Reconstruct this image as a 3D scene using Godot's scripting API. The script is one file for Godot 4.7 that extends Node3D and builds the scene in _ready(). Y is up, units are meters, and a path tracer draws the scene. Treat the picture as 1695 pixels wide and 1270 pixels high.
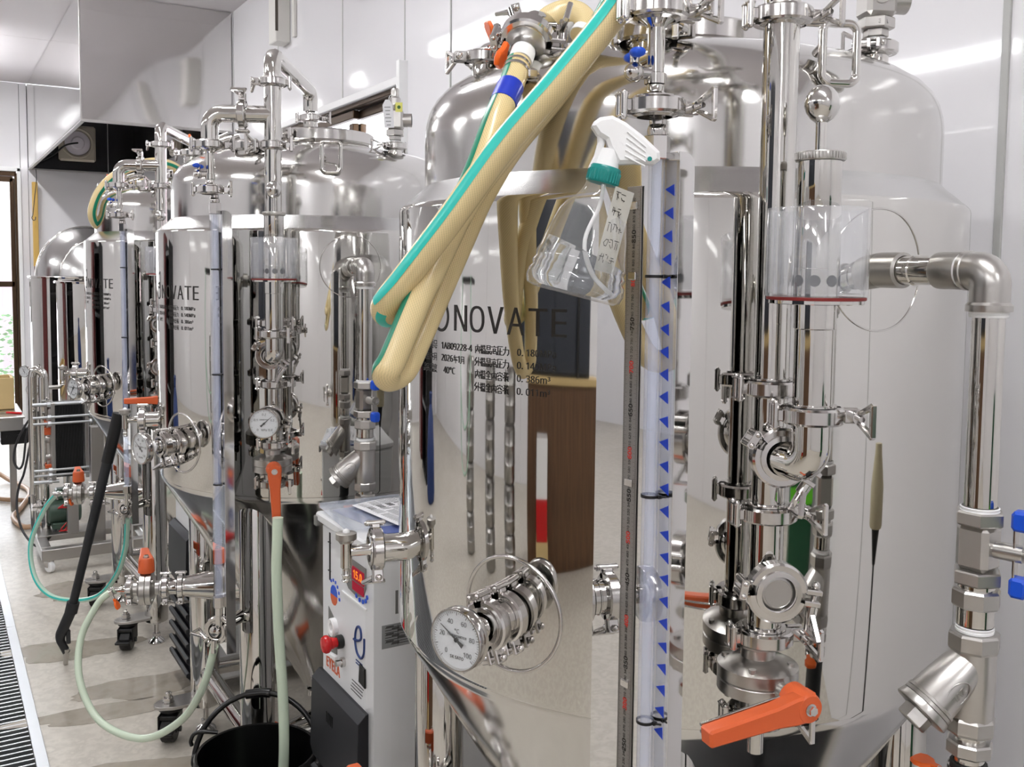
extends Node3D

# ---------------------------------------------------------------- mesh builder
class MB:
	var v := PackedVector3Array()
	var n := PackedVector3Array()
	var uv := PackedVector2Array()
	var ix := PackedInt32Array()
	var X := Transform3D()

	func vert(p: Vector3, nn: Vector3, t := Vector2.ZERO) -> int:
		v.append(X * p)
		n.append((X.basis * nn).normalized())
		uv.append(t)
		return v.size() - 1

	func tri(a: int, b: int, c: int) -> void:
		var g := (v[b] - v[a]).cross(v[c] - v[a])
		if g.length_squared() < 1e-18:
			return
		if g.dot(n[a] + n[b] + n[c]) > 0.0:
			ix.append_array([a, c, b])
		else:
			ix.append_array([a, b, c])

	func quad(a: int, b: int, c: int, d: int) -> void:
		tri(a, b, c)
		tri(a, c, d)

	# flat polygon face
	func face(pts: Array, nn: Vector3) -> void:
		var b := v.size()
		for p in pts:
			vert(p, nn)
		for k in range(1, pts.size() - 1):
			tri(b, b + k, b + k + 1)

	# profile [r, y, r, y ...] going up the outside, turned round y
	func lathe(q: Array, seg := 28, a0 := 0.0, a1 := TAU, flat := false) -> void:
		var p: Array[Vector2] = []
		for k in range(0, q.size(), 2):
			p.append(Vector2(q[k], q[k + 1]))
		var nl: Array[Vector2] = []
		for k in p.size() - 1:
			var d := p[k + 1] - p[k]
			nl.append(Vector2(d.y, -d.x).normalized())
		for k in p.size() - 1:
			var na := nl[k]
			var nb := nl[k]
			if k > 0 and nl[k - 1].dot(nl[k]) > 0.8:
				na = (nl[k - 1] + nl[k]).normalized()
			if k < nl.size() - 1 and nl[k + 1].dot(nl[k]) > 0.8:
				nb = (nl[k + 1] + nl[k]).normalized()
			var base := v.size()
			for j in seg + 1:
				var a := lerpf(a0, a1, float(j) / seg)
				var s := Vector3(sin(a), 0, cos(a))
				if flat:
					continue
				vert(s * p[k].x + Vector3.UP * p[k].y, s * na.x + Vector3.UP * na.y, Vector2(float(j) / seg, p[k].y))
				vert(s * p[k + 1].x + Vector3.UP * p[k + 1].y, s * nb.x + Vector3.UP * nb.y, Vector2(float(j) / seg, p[k + 1].y))
			for j in seg:
				if flat:
					var c0 := lerpf(a0, a1, float(j) / seg)
					var c1 := lerpf(a0, a1, float(j + 1) / seg)
					var s0 := Vector3(sin(c0), 0, cos(c0))
					var s1 := Vector3(sin(c1), 0, cos(c1))
					var sm := (s0 + s1).normalized()
					var fn := sm * nl[k].x + Vector3.UP * nl[k].y
					face([s0 * p[k].x + Vector3.UP * p[k].y, s1 * p[k].x + Vector3.UP * p[k].y, s1 * p[k + 1].x + Vector3.UP * p[k + 1].y, s0 * p[k + 1].x + Vector3.UP * p[k + 1].y], fn)
				else:
					var b := base + j * 2
					quad(b, b + 2, b + 3, b + 1)

	func hexa(r: float, y0: float, y1: float, seg := 6) -> void:
		var c := r * 0.07
		lathe([0, y0, r - c, y0, r, y0 + c, r, y1 - c, r - c, y1, 0, y1], seg, 0.0, TAU, true)

	func disc(r: float, y0: float, y1: float, seg := 28, c := 0.0) -> void:
		if c > 0.0:
			lathe([0, y0, r - c, y0, r, y0 + c, r, y1 - c, r - c, y1, 0, y1], seg)
		else:
			lathe([0, y0, r, y0, r, y1, 0, y1], seg)

	# swept round tube
	func tube(pts: Array, r0: float, seg := 12, caps := true, r1 := -1.0) -> void:
		if r1 < 0.0:
			r1 = r0
		var m := pts.size()
		var t: Vector3 = (pts[1] - pts[0]).normalized()
		var u := t.cross(Vector3.UP if absf(t.y) < 0.9 else Vector3.RIGHT).normalized()
		var base := v.size()
		var len := 0.0
		for k in m:
			var nt: Vector3
			if k == 0:
				nt = t
			elif k == m - 1:
				nt = (pts[k] - pts[k - 1]).normalized()
			else:
				nt = (pts[k + 1] - pts[k - 1]).normalized()
			if k > 0:
				len += (pts[k] - pts[k - 1]).length()
				var ax := t.cross(nt)
				if ax.length() > 1e-6:
					u = u.rotated(ax.normalized(), t.angle_to(nt))
				t = nt
			u = (u - t * u.dot(t)).normalized()
			var w := t.cross(u)
			var r := lerpf(r0, r1, float(k) / (m - 1))
			for j in seg + 1:
				var a := TAU * j / seg
				var d := u * cos(a) + w * sin(a)
				vert(pts[k] + d * r, d, Vector2(float(j) / seg, len))
		for k in m - 1:
			for j in seg:
				var b := base + k * (seg + 1) + j
				quad(b, b + 1, b + seg + 2, b + seg + 1)
		if caps:
			for e in [0, m - 1]:
				var d: Vector3 = (pts[0] - pts[1]).normalized() if e == 0 else (pts[m - 1] - pts[m - 2]).normalized()
				var l: Array = []
				for j in seg:
					l.append(X.affine_inverse() * v[base + e * (seg + 1) + j])
				face(l, d)

	# box with chamfered edges
	func box(c: Vector3, s: Vector3, b := 0.0) -> void:
		var h := s * 0.5
		b = minf(b, minf(h.x, minf(h.y, h.z)) * 0.9)
		for a in 3:
			var e1 := (a + 1) % 3
			var e2 := (a + 2) % 3
			for g in [-1.0, 1.0]:
				var nn := Vector3.ZERO
				nn[a] = g
				var l: Array = []
				for k in [[-1, -1], [1, -1], [1, 1], [-1, 1]]:
					var p := Vector3.ZERO
					p[a] = g * h[a]
					p[e1] = k[0] * (h[e1] - b)
					p[e2] = k[1] * (h[e2] - b)
					l.append(c + p)
				face(l, nn)
			if b > 0.0:
				for g1 in [-1.0, 1.0]:
					for g2 in [-1.0, 1.0]:
						var nn := Vector3.ZERO
						nn[e1] = g1
						nn[e2] = g2
						var l: Array = []
						for k in [[-1, 0], [1, 0], [1, 1], [-1, 1]]:
							var p := Vector3.ZERO
							p[a] = k[0] * (h[a] - b)
							p[e1] = g1 * (h[e1] - (b if k[1] else 0.0))
							p[e2] = g2 * (h[e2] - (0.0 if k[1] else b))
							l.append(c + p)
						face(l, nn.normalized())
		if b > 0.0:
			for gx in [-1.0, 1.0]:
				for gy in [-1.0, 1.0]:
					for gz in [-1.0, 1.0]:
						face([c + Vector3(gx * h.x, gy * (h.y - b), gz * (h.z - b)), c + Vector3(gx * (h.x - b), gy * h.y, gz * (h.z - b)), c + Vector3(gx * (h.x - b), gy * (h.y - b), gz * h.z)], Vector3(gx, gy, gz).normalized())

	# polygon in the xy plane with thickness along z, edges bevelled by b
	func ext(q: Array, z0: float, z1: float, b := 0.0) -> void:
		var p := PackedVector2Array()
		for k in range(0, q.size(), 2):
			p.append(Vector2(q[k], q[k + 1]))
		if Geometry2D.is_polygon_clockwise(p):
			p.reverse()
		var m := p.size()
		var en: Array[Vector2] = []
		for k in m:
			var d := (p[(k + 1) % m] - p[k]).normalized()
			en.append(Vector2(d.y, -d.x))
		var inn := PackedVector2Array()
		for k in m:
			var s := en[k] + en[(k + m - 1) % m]
			inn.append(p[k] - s * (b / maxf(0.3, s.length_squared() * 0.5)))
		var cap := p if b == 0.0 else inn
		var t := Geometry2D.triangulate_polygon(cap)
		for side in [0, 1]:
			var base := v.size()
			for c in cap:
				vert(Vector3(c.x, c.y, z1 if side else z0), Vector3(0, 0, 1 if side else -1), c)
			for k in range(0, t.size(), 3):
				tri(base + t[k], base + t[k + 1], base + t[k + 2])
		for k in m:
			var j := (k + 1) % m
			var nn := Vector3(en[k].x, en[k].y, 0)
			var na := nn
			var nb := nn
			if en[k].dot(en[(k + m - 1) % m]) > 0.75:
				var s := en[k] + en[(k + m - 1) % m]
				na = Vector3(s.x, s.y, 0).normalized()
			if en[k].dot(en[j]) > 0.75:
				var s2 := en[k] + en[j]
				nb = Vector3(s2.x, s2.y, 0).normalized()
			var i0 := vert(Vector3(p[k].x, p[k].y, z0 + b), na)
			var i1 := vert(Vector3(p[j].x, p[j].y, z0 + b), nb)
			var i2 := vert(Vector3(p[j].x, p[j].y, z1 - b), nb)
			var i3 := vert(Vector3(p[k].x, p[k].y, z1 - b), na)
			quad(i0, i1, i2, i3)
			if b > 0.0:
				face([Vector3(p[k].x, p[k].y, z1 - b), Vector3(p[j].x, p[j].y, z1 - b), Vector3(inn[j].x, inn[j].y, z1), Vector3(inn[k].x, inn[k].y, z1)], (nn + Vector3.BACK).normalized())
				face([Vector3(p[k].x, p[k].y, z0 + b), Vector3(p[j].x, p[j].y, z0 + b), Vector3(inn[j].x, inn[j].y, z0), Vector3(inn[k].x, inn[k].y, z0)], (nn - Vector3.BACK).normalized())

	func ball(c: Vector3, r: float, seg := 20) -> void:
		var q: Array = []
		for k in 13:
			var a := -PI / 2 + PI * k / 12
			q.append_array([r * cos(a), r * sin(a)])
		var o := X
		X = X * Transform3D(Basis(), c)
		lathe(q, seg)
		X = o

	# lettering: height of the capitals is s; the text runs along +x, up is +y, it faces +z; wrap > 0 bends it round an upright cylinder of that radius
	func text(str: String, at: Vector3, s: float, deep: float, wide := 0.0, wrap := 0.0, bold := false, centre := false) -> float:
		var f := SystemFont.new()
		f.font_names = PackedStringArray(["Droid Sans"])
		if bold:
			f.font_weight = 700
		var t := TextMesh.new()
		t.font = f
		t.text = str
		t.font_size = 64
		t.pixel_size = 0.01
		t.depth = 1.0
		t.curve_step = 1.5
		t.horizontal_alignment = HORIZONTAL_ALIGNMENT_LEFT
		var a := t.get_mesh_arrays() if t.get_surface_count() <= 1 else t.surface_get_arrays(0)
		if a.is_empty() or a[0] == null:
			return 0.0
		var box := t.get_aabb()
		var k := s / 0.457
		var kx := k if wide == 0.0 else wide / box.size.x
		var off := -box.size.x * kx * 0.5 if centre else 0.0
		var vs: PackedVector3Array = a[Mesh.ARRAY_VERTEX]
		var ns: PackedVector3Array = a[Mesh.ARRAY_NORMAL]
		var id: PackedInt32Array = a[Mesh.ARRAY_INDEX]
		var y0 := 0.0
		for p in vs:
			y0 = minf(y0, p.y)
		# baseline: TextMesh centres its lines, so measure with a capital
		var tb := TextMesh.new()
		tb.font = f
		tb.text = "E"
		tb.font_size = 64
		tb.pixel_size = 0.01
		var eb := tb.get_aabb()
		var b := v.size()
		for q in vs.size():
			var p := vs[q]
			var x := at.x + off + (p.x - box.position.x) * kx
			var y := at.y + (p.y - eb.position.y) * k
			var z := at.z + (p.z + 0.5) * deep
			var nn := Vector3(ns[q].x, ns[q].y, ns[q].z)
			if wrap > 0.0:
				var ang := x / wrap
				vert(Vector3((wrap + z) * sin(ang), y, (wrap + z) * cos(ang)), nn.rotated(Vector3.UP, ang))
			else:
				vert(Vector3(x, y, z), nn)
		for q in range(0, id.size(), 3):
			tri(b + id[q], b + id[q + 1], b + id[q + 2])
		return box.size.x * kx

	# pen strokes on a ten by ten grid, bent round a cylinder when wrap > 0
	func strokes(code: String, at: Vector3, s: float, pen: float, wrap := 0.0, sx := 1.0) -> void:
		for st in code.split(" ", false):
			for k in range(0, st.length() - 3, 2):
				var a := Vector2(st[k].to_int() / 9.0 * sx, 1.0 - st[k + 1].to_int() / 9.0) * s
				var b := Vector2(st[k + 2].to_int() / 9.0 * sx, 1.0 - st[k + 3].to_int() / 9.0) * s
				if a.distance_to(b) < 1e-6:
					continue
				var d := (b - a).normalized() * pen * 0.5
				var e := Vector2(-d.y, d.x)
				var l: Array = []
				for c in [a - d + e, b + d + e, b + d - e, a - d - e]:
					var x: float = at.x + c.x
					var y: float = at.y + c.y
					if wrap > 0.0:
						l.append(Vector3((wrap + at.z) * sin(x / wrap), y, (wrap + at.z) * cos(x / wrap)))
					else:
						l.append(Vector3(x, y, at.z))
				face(l, Vector3(sin(at.x / wrap), 0, cos(at.x / wrap)) if wrap > 0.0 else Vector3.BACK)

	func mesh() -> ArrayMesh:
		var a := []
		a.resize(Mesh.ARRAY_MAX)
		a[Mesh.ARRAY_VERTEX] = v
		a[Mesh.ARRAY_NORMAL] = n
		a[Mesh.ARRAY_TEX_UV] = uv
		a[Mesh.ARRAY_INDEX] = ix
		var m := ArrayMesh.new()
		m.add_surface_from_arrays(Mesh.PRIMITIVE_TRIANGLES, a)
		return m

# ---------------------------------------------------------------- helpers
var M := {}
var cache := {}
var O := Vector3.ZERO            # base of the thing being built
var TC := Transform3D()          # frame it is built in: the room, or one of the tanks
const TX := [1.0368, 0.9554, 0.9524]
const TZ := [-1.2061, -2.6127, -3.9554]
const TR := [5.0, 0.0, 3.0]
const WHO := ["nearest", "middle", "farthest"]

func P(az: float, r: float, y: float) -> Vector3:
	var a := deg_to_rad(az)
	return Vector3(r * sin(a), y, r * cos(a))

func tank_frame(i: int) -> Transform3D:
	return Transform3D(Basis(Vector3.UP, deg_to_rad(TR[i])), Vector3(TX[i], 0, TZ[i]))

func numbered(s: String) -> String:
	if not has_node(NodePath(s)):
		return s
	var k := 1
	while has_node(NodePath("%s_%03d" % [s, k])):
		k += 1
	return "%s_%03d" % [s, k]

func thing(called: String, label: String, category: String, base := Vector3.ZERO, group := "") -> Node3D:
	O = base
	var o := Node3D.new()
	o.name = numbered(called)
	add_child(o)
	o.transform = TC * Transform3D(Basis(), base)
	o.set_meta("label", label)
	o.set_meta("category", category)
	if group:
		o.set_meta("group", group)
	return o

# one named mesh under a thing; key shares the mesh between alike things
func pt(par: Node, called: String, mat: Material, key: String, f: Callable, label := "") -> MeshInstance3D:
	var ms: Mesh
	if key and cache.has(key):
		ms = cache[key]
	else:
		var m := MB.new()
		m.X = Transform3D(Basis(), -O)
		f.call(m)
		ms = m.mesh()
		if key:
			cache[key] = ms
	var o := MeshInstance3D.new()
	o.name = called
	o.mesh = ms
	o.material_override = mat
	par.add_child(o, true)
	if label:
		o.set_meta("label", label)
	return o

# a thing or a piece of the setting that is one mesh
func solo(called: String, label: String, category: String, mat: Material, f: Callable, base := Vector3.ZERO, group := "") -> MeshInstance3D:
	O = base
	var m := MB.new()
	m.X = Transform3D(Basis(), -O)
	f.call(m)
	var o := MeshInstance3D.new()
	o.name = numbered(called)
	o.mesh = m.mesh()
	o.material_override = mat
	add_child(o)
	o.transform = TC * Transform3D(Basis(), base)
	if category:
		o.set_meta("label", label)
		o.set_meta("category", category)
	else:
		o.set_meta("kind", "structure")
		if label:
			o.set_meta("label", label)
	if group:
		o.set_meta("group", group)
	return o

func setting(called: String) -> Node3D:
	O = Vector3.ZERO
	var o := Node3D.new()
	o.name = called
	o.set_meta("kind", "structure")
	add_child(o)
	return o

# frame whose y axis is d and whose x axis leans to ref
func fr(at: Vector3, d: Vector3, ref := Vector3.UP) -> Transform3D:
	var y := d.normalized()
	var x := ref - y * ref.dot(y)
	if x.length() < 1e-4:
		x = Vector3.RIGHT - y * y.x
	x = x.normalized()
	return Transform3D(Basis(x, y, x.cross(y)), at)

func on(m: MB, t: Transform3D, f: Callable) -> void:
	var o := m.X
	m.X = m.X * t
	f.call(m)
	m.X = o

# smooth curve through points
func spl(p: Array, k := 6) -> Array:
	var out: Array = []
	for i in p.size() - 1:
		var a: Vector3 = p[maxi(i - 1, 0)]
		var b: Vector3 = p[i]
		var c: Vector3 = p[i + 1]
		var d: Vector3 = p[mini(i + 2, p.size() - 1)]
		for j in k:
			var t := float(j) / k
			out.append(0.5 * ((2.0 * b) + (c - a) * t + (2.0 * a - 5.0 * b + 4.0 * c - d) * t * t + (3.0 * b - a - 3.0 * c + d) * t * t * t))
	out.append(p[p.size() - 1])
	return out

# polyline with its corners rounded by radius r
func bend(p: Array, r: float, k := 8) -> Array:
	var out: Array = [p[0]]
	for i in range(1, p.size() - 1):
		var a: Vector3 = (p[i - 1] - p[i]).normalized()
		var b: Vector3 = (p[i + 1] - p[i]).normalized()
		var half := a.angle_to(b) / 2.0
		var d := minf(r / tan(half), minf((p[i - 1] - p[i]).length(), (p[i + 1] - p[i]).length()) * 0.49)
		var s: Vector3 = p[i] + a * d
		var e: Vector3 = p[i] + b * d
		var c: Vector3 = p[i] + (a + b).normalized() * (d / cos(half))
		for j in k + 1:
			var t := float(j) / k
			out.append(c + (s - c).slerp(e - c, t))
	out.append(p[p.size() - 1])
	return out

func met(rough: float, c: Color) -> StandardMaterial3D:
	var m := StandardMaterial3D.new()
	m.metallic = 1.0
	m.roughness = rough
	m.albedo_color = c
	return m

func pla(c: Color, rough := 0.4, spec := 0.5) -> StandardMaterial3D:
	var m := StandardMaterial3D.new()
	m.roughness = rough
	m.albedo_color = c
	m.metallic_specular = spec
	return m

func clear(c: Color, a: float) -> StandardMaterial3D:
	var m := StandardMaterial3D.new()
	m.transparency = BaseMaterial3D.TRANSPARENCY_ALPHA
	m.albedo_color = Color(c.r, c.g, c.b, a)
	m.roughness = 0.04
	return m

func noise(freq: float, ramp: Array, size := 512, oct := 4, sd := 1, sx := 1.0) -> NoiseTexture2D:
	var f := FastNoiseLite.new()
	f.seed = sd
	f.frequency = freq
	f.fractal_octaves = oct
	f.noise_type = FastNoiseLite.TYPE_SIMPLEX_SMOOTH
	var t := NoiseTexture2D.new()
	t.width = int(size * sx)
	t.height = size
	t.seamless = true
	t.noise = f
	if ramp.size():
		var g := Gradient.new()
		g.offsets = PackedFloat32Array()
		g.colors = PackedColorArray()
		var o := PackedFloat32Array()
		var c := PackedColorArray()
		for k in ramp.size():
			o.append(float(k) / (ramp.size() - 1))
			c.append(ramp[k])
		g.offsets = o
		g.colors = c
		t.color_ramp = g
	return t

func bumps(freq: float, strength: float, sd := 3, size := 512) -> NoiseTexture2D:
	var t := noise(freq, [], size, 3, sd)
	t.as_normal_map = true
	t.bump_strength = strength
	return t

func weave() -> ImageTexture:
	var im := Image.create(64, 64, false, Image.FORMAT_RGB8)
	for y in 64:
		for x in 64:
			var a := absf(fposmod(x + y, 16.0) - 8.0)
			var b := absf(fposmod(x - y, 16.0) - 8.0)
			var k := 1.0 if a > 5.6 else (0.985 if b > 6.6 else 0.93)
			im.set_pixel(x, y, Color(k, k, k))
	return ImageTexture.create_from_image(im)

func hose_mat(c: Color, us: float, vs: float) -> StandardMaterial3D:
	var m := pla(c, 0.22)
	m.albedo_texture = M.weave
	m.uv1_scale = Vector3(us, vs, 1)
	m.backlight_enabled = true
	m.backlight = c * 0.35
	return m

func make_materials() -> void:
	M.weave = weave()
	M.mirror = met(0.035, Color(0.84, 0.835, 0.82))
	M.mirror.normal_enabled = true
	M.mirror.normal_texture = bumps(0.006, 1.0, 5)
	M.mirror.normal_scale = 0.035
	M.mirror.uv1_triplanar = true
	M.mirror.uv1_scale = Vector3(1.6, 0.5, 1.6)
	M.dome = met(0.13, Color(0.84, 0.835, 0.825))
	M.brush = met(0.22, Color(0.82, 0.82, 0.815))
	M.pipe = met(0.05, Color(0.83, 0.822, 0.805))
	M.chrome = met(0.14, Color(0.82, 0.81, 0.8))
	M.cast = met(0.3, Color(0.76, 0.75, 0.735))
	M.satin = met(0.36, Color(0.7, 0.69, 0.67))
	M.plate = met(0.02, Color(0.88, 0.88, 0.88))
	M.frame = met(0.33, Color(0.72, 0.71, 0.7))
	M.sheet = met(0.07, Color(0.86, 0.855, 0.85))
	M.orange = pla(Color(0.82, 0.36, 0.17), 0.42)
	M.orange2 = pla(Color(0.93, 0.4, 0.1), 0.35)
	M.blue = pla(Color(0.05, 0.3, 0.78), 0.35)
	M.tape = pla(Color(0.08, 0.2, 0.72), 0.35)
	M.black = pla(Color(0.035, 0.036, 0.04), 0.38)
	M.print = pla(Color(0.1, 0.085, 0.07), 0.5)
	M.red = pla(Color(0.75, 0.06, 0.08), 0.25)
	M.redprint = pla(Color(0.8, 0.2, 0.15), 0.5)
	M.gasket = pla(Color(0.5, 0.1, 0.08), 0.5)
	M.white = pla(Color(0.93, 0.93, 0.93), 0.35)
	M.ptfe = pla(Color(0.95, 0.95, 0.95), 0.6)
	M.dial = pla(Color(0.93, 0.94, 0.95), 0.35)
	M.paper = pla(Color(0.94, 0.94, 0.95), 0.8)
	M.teal = pla(Color(0.0, 0.5, 0.48), 0.35)
	M.stripe = pla(Color(0.2, 0.76, 0.71), 0.3)
	M.stripe2 = pla(Color(0.02, 0.5, 0.38), 0.3)
	M.hose_cream = hose_mat(Color(0.93, 0.845, 0.64), 7.0, 64.0)
	M.hose_pale = hose_mat(Color(0.85, 0.91, 0.82), 5.0, 80.0)
	M.hose_green = hose_mat(Color(0.76, 0.88, 0.8), 4.0, 60.0)
	M.hose_black = pla(Color(0.14, 0.15, 0.16), 0.5)
	M.hose_tan = pla(Color(0.72, 0.58, 0.46), 0.45)
	M.tube = clear(Color(0.82, 0.86, 0.97), 0.16)
	M.tube.roughness = 0.12
	M.acryl = clear(Color(0.92, 0.94, 0.98), 0.1)
	M.glass = clear(Color(0.95, 0.97, 0.98), 0.06)
	M.frost = pla(Color(0.92, 0.9, 0.93), 0.5)
	M.pet = clear(Color(0.93, 0.95, 0.96), 0.07)
	M.water = StandardMaterial3D.new()
	M.water.refraction_enabled = true
	M.water.refraction_scale = 0.033
	M.water.transparency = BaseMaterial3D.TRANSPARENCY_ALPHA
	M.water.albedo_color = Color(0.97, 0.98, 0.99, 0.02)
	M.water.roughness = 0.0
	M.sticker = pla(Color(0.07, 0.22, 0.68), 0.45)
	M.ruler = met(0.34, Color(0.62, 0.61, 0.6))
	M.cooler = pla(Color(0.88, 0.885, 0.89), 0.35)
	M.grille = pla(Color(0.1, 0.105, 0.125), 0.45)
	M.bucket = pla(Color(0.018, 0.018, 0.02), 0.28)
	M.lance = pla(Color(0.12, 0.125, 0.135), 0.5)
	M.motor = pla(Color(0.25, 0.33, 0.28), 0.4)
	M.plates = pla(Color(0.08, 0.08, 0.085), 0.5)
	M.brown = met(0.4, Color(0.3, 0.24, 0.19))
	M.wood = pla(Color(0.82, 0.67, 0.36), 0.6)
	M.wood2 = pla(Color(0.78, 0.68, 0.48), 0.7)
	M.counter = pla(Color(0.42, 0.3, 0.2), 0.5)
	M.counter.albedo_texture = noise(0.02, [Color(0.8, 0.8, 0.8), Color(1, 1, 1)], 256, 3, 9)
	M.counter.uv1_triplanar = true
	M.counter.uv1_scale = Vector3(4, 0.4, 4)
	M.slate = pla(Color(0.17, 0.19, 0.23), 0.35)
	M.maroon = pla(Color(0.34, 0.09, 0.09), 0.4)
	M.navy = pla(Color(0.1, 0.2, 0.42), 0.5)
	M.green = pla(Color(0.02, 0.27, 0.15), 0.45)
	M.lime = pla(Color(0.36, 0.75, 0.1), 0.45)
	M.keg = met(0.3, Color(0.66, 0.65, 0.64))
	M.hoodin = met(0.22, Color(0.3, 0.3, 0.31))  # dark reflection inside the hood is put into the steel colour
	M.fan = pla(Color(0.72, 0.69, 0.63), 0.5)
	M.panel = pla(Color(0.895, 0.89, 0.9), 0.05)
	M.panel.normal_enabled = true
	M.panel.normal_texture = bumps(0.004, 1.0, 8)
	M.panel.normal_scale = 0.03
	M.panel.uv1_triplanar = true
	M.panel.uv1_world_triplanar = true
	M.panel.uv1_scale = Vector3(0.45, 0.45, 0.45)
	M.joint = pla(Color(0.68, 0.68, 0.67), 0.4)
	M.ceil = pla(Color(0.86, 0.84, 0.85), 0.5)
	M.cabinet = pla(Color(0.87, 0.86, 0.84), 0.4)
	M.slit = pla(Color(0.3, 0.27, 0.24), 0.5)
	M.floor = pla(Color(1, 1, 1), 0.5)
	M.floor.albedo_texture = noise(0.02, [Color(0.68, 0.655, 0.61), Color(0.78, 0.755, 0.71), Color(0.72, 0.695, 0.65), Color(0.83, 0.805, 0.76)], 1024, 6, 4)
	M.floor.uv1_triplanar = true
	M.floor.uv1_world_triplanar = true
	M.floor.uv1_scale = Vector3(0.8, 0.8, 0.8)
	M.floor.roughness_texture = noise(0.006, [Color(0.55, 0.55, 0.55), Color(0.95, 0.95, 0.95)], 256, 4, 6)
	M.wet = pla(Color(1, 1, 1), 0.14)
	M.wet.albedo_texture = noise(0.02, [Color(0.56, 0.53, 0.485), Color(0.65, 0.62, 0.57), Color(0.605, 0.575, 0.525)], 512, 6, 14)
	M.wet.uv1_triplanar = true
	M.wet.uv1_world_triplanar = true
	M.galv = met(0.38, Color(0.74, 0.75, 0.76))
	M.pit = pla(Color(0.16, 0.17, 0.17), 0.6)
	M.tubelight = StandardMaterial3D.new()
	M.tubelight.emission_enabled = true
	M.tubelight.emission = Color(0.99, 0.995, 1.0)
	M.tubelight.emission_energy_multiplier = 28
	M.led = StandardMaterial3D.new()
	M.led.albedo_color = Color(0.5, 0.02, 0.15)
	M.led.emission_enabled = true
	M.led.emission = Color(0.55, 0.02, 0.12)
	M.led.emission_energy_multiplier = 0.5
	M.grey = pla(Color(0.55, 0.56, 0.56), 0.4)
	M.stone = pla(Color(0.75, 0.73, 0.72), 0.8)
	M.pink = pla(Color(0.87, 0.76, 0.79), 0.8)
	M.leaf = pla(Color(0.25, 0.4, 0.2), 0.7)
	M.beige = pla(Color(0.78, 0.74, 0.62), 0.4)
	M.folder = pla(Color(0.36, 0.42, 0.66), 0.3)
	M.cable = pla(Color(0.2, 0.2, 0.21), 0.5)
	M.slot = pla(Color(0.45, 0.45, 0.44), 0.5)

# ---------------------------------------------------------------- fittings
# hinged pipe clamp: axis is the pipe, ref points to its wing nut
func tri_clamp(par: Node, at: Vector3, axis: Vector3, ref: Vector3, s := 1.0) -> void:
	var keep := O
	O = Vector3.ZERO
	var c := pt(par, "clamp", M.chrome, "clamp", func(m: MB):
		for h in [0, 1]:
			var a0 = PI / 2 + 0.2 + PI * h
			var a1 = PI / 2 + PI - 0.2 + PI * h
			m.lathe([0.0225, -0.0085, 0.0305, -0.0085, 0.033, -0.0062, 0.033, 0.0062, 0.0305, 0.0085, 0.0225, 0.0085, 0.0225, -0.0085], 18, a0, a1)
		for y in [-0.011, 0.007]:
			m.lathe([0.0192, y, 0.0245, y + 0.002, 0.0245, y + 0.004, 0.0192, y + 0.0045], 24)
		for z in [-0.0055, 0.0055]:
			m.box(Vector3(0.039, 0, z * 1.15), Vector3(0.019, 0.0145, 0.0062), 0.0012)
			m.box(Vector3(-0.034, 0, z * 1.2), Vector3(0.009, 0.012, 0.006), 0.001))
	c.transform = Transform3D(fr(Vector3.ZERO, axis, ref).basis.scaled(Vector3.ONE * s), at - keep)
	var w := pt(c, "wing_nut", M.chrome, "wing", func(m: MB):
		m.tube([Vector3(0.042, 0, -0.013), Vector3(0.042, 0, 0.03)], 0.003, 10)
		m.tube([Vector3(0.042, 0, 0.009), Vector3(0.042, 0, 0.021)], 0.0066, 14)
		m.ball(Vector3(0.042, 0, -0.013), 0.0048, 12)
		on(m, fr(Vector3(0.042, 0, 0.018), Vector3(0.28, 0, 0.96), Vector3(0, 1, 0)), func(q: MB):
			for e in [-1, 1]:
				q.ext([e * 0.0035, 0.0, e * 0.0062, -0.001, e * 0.0185, 0.024, e * 0.0165, 0.0275, e * 0.0125, 0.026, e * 0.0042, 0.006], -0.0032, 0.0032, 0.0012)
			q.ext([-0.0165, 0.0272, -0.0125, 0.0222, 0.0125, 0.0222, 0.0165, 0.0272], -0.003, 0.003, 0.001)))
	w.transform = Transform3D()
	pt(c, "hinge", M.chrome, "hinge", func(m: MB):
		for z in [-0.0066, 0.0066]:
			m.tube([Vector3(-0.0385, -0.0128, z), Vector3(-0.0385, 0.0128, z)], 0.0042, 12)
			m.ball(Vector3(-0.0385, 0.0128, z), 0.003, 10)
			m.ball(Vector3(-0.0385, -0.0128, z), 0.003, 10)
		for y in [-0.0115, 0.0115]:
			m.box(Vector3(-0.0385, y, 0), Vector3(0.009, 0.002, 0.02), 0.0006))
	O = keep

func pipe(par: Node, key: String, pts: Array, r: float, mat: Material = null, called := "pipe") -> MeshInstance3D:
	return pt(par, called, M.pipe if mat == null else mat, key, func(m: MB): m.tube(pts, r, 22, true))

# turned piece: profile along d from at
func turned(par: Node, called: String, mat: Material, key: String, at: Vector3, d: Vector3, prof: Array, seg := 28, flat := false) -> MeshInstance3D:
	return pt(par, called, mat, key, func(m: MB): on(m, fr(at, d), func(q: MB): q.lathe(prof, seg, 0.0, TAU, flat)))

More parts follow.
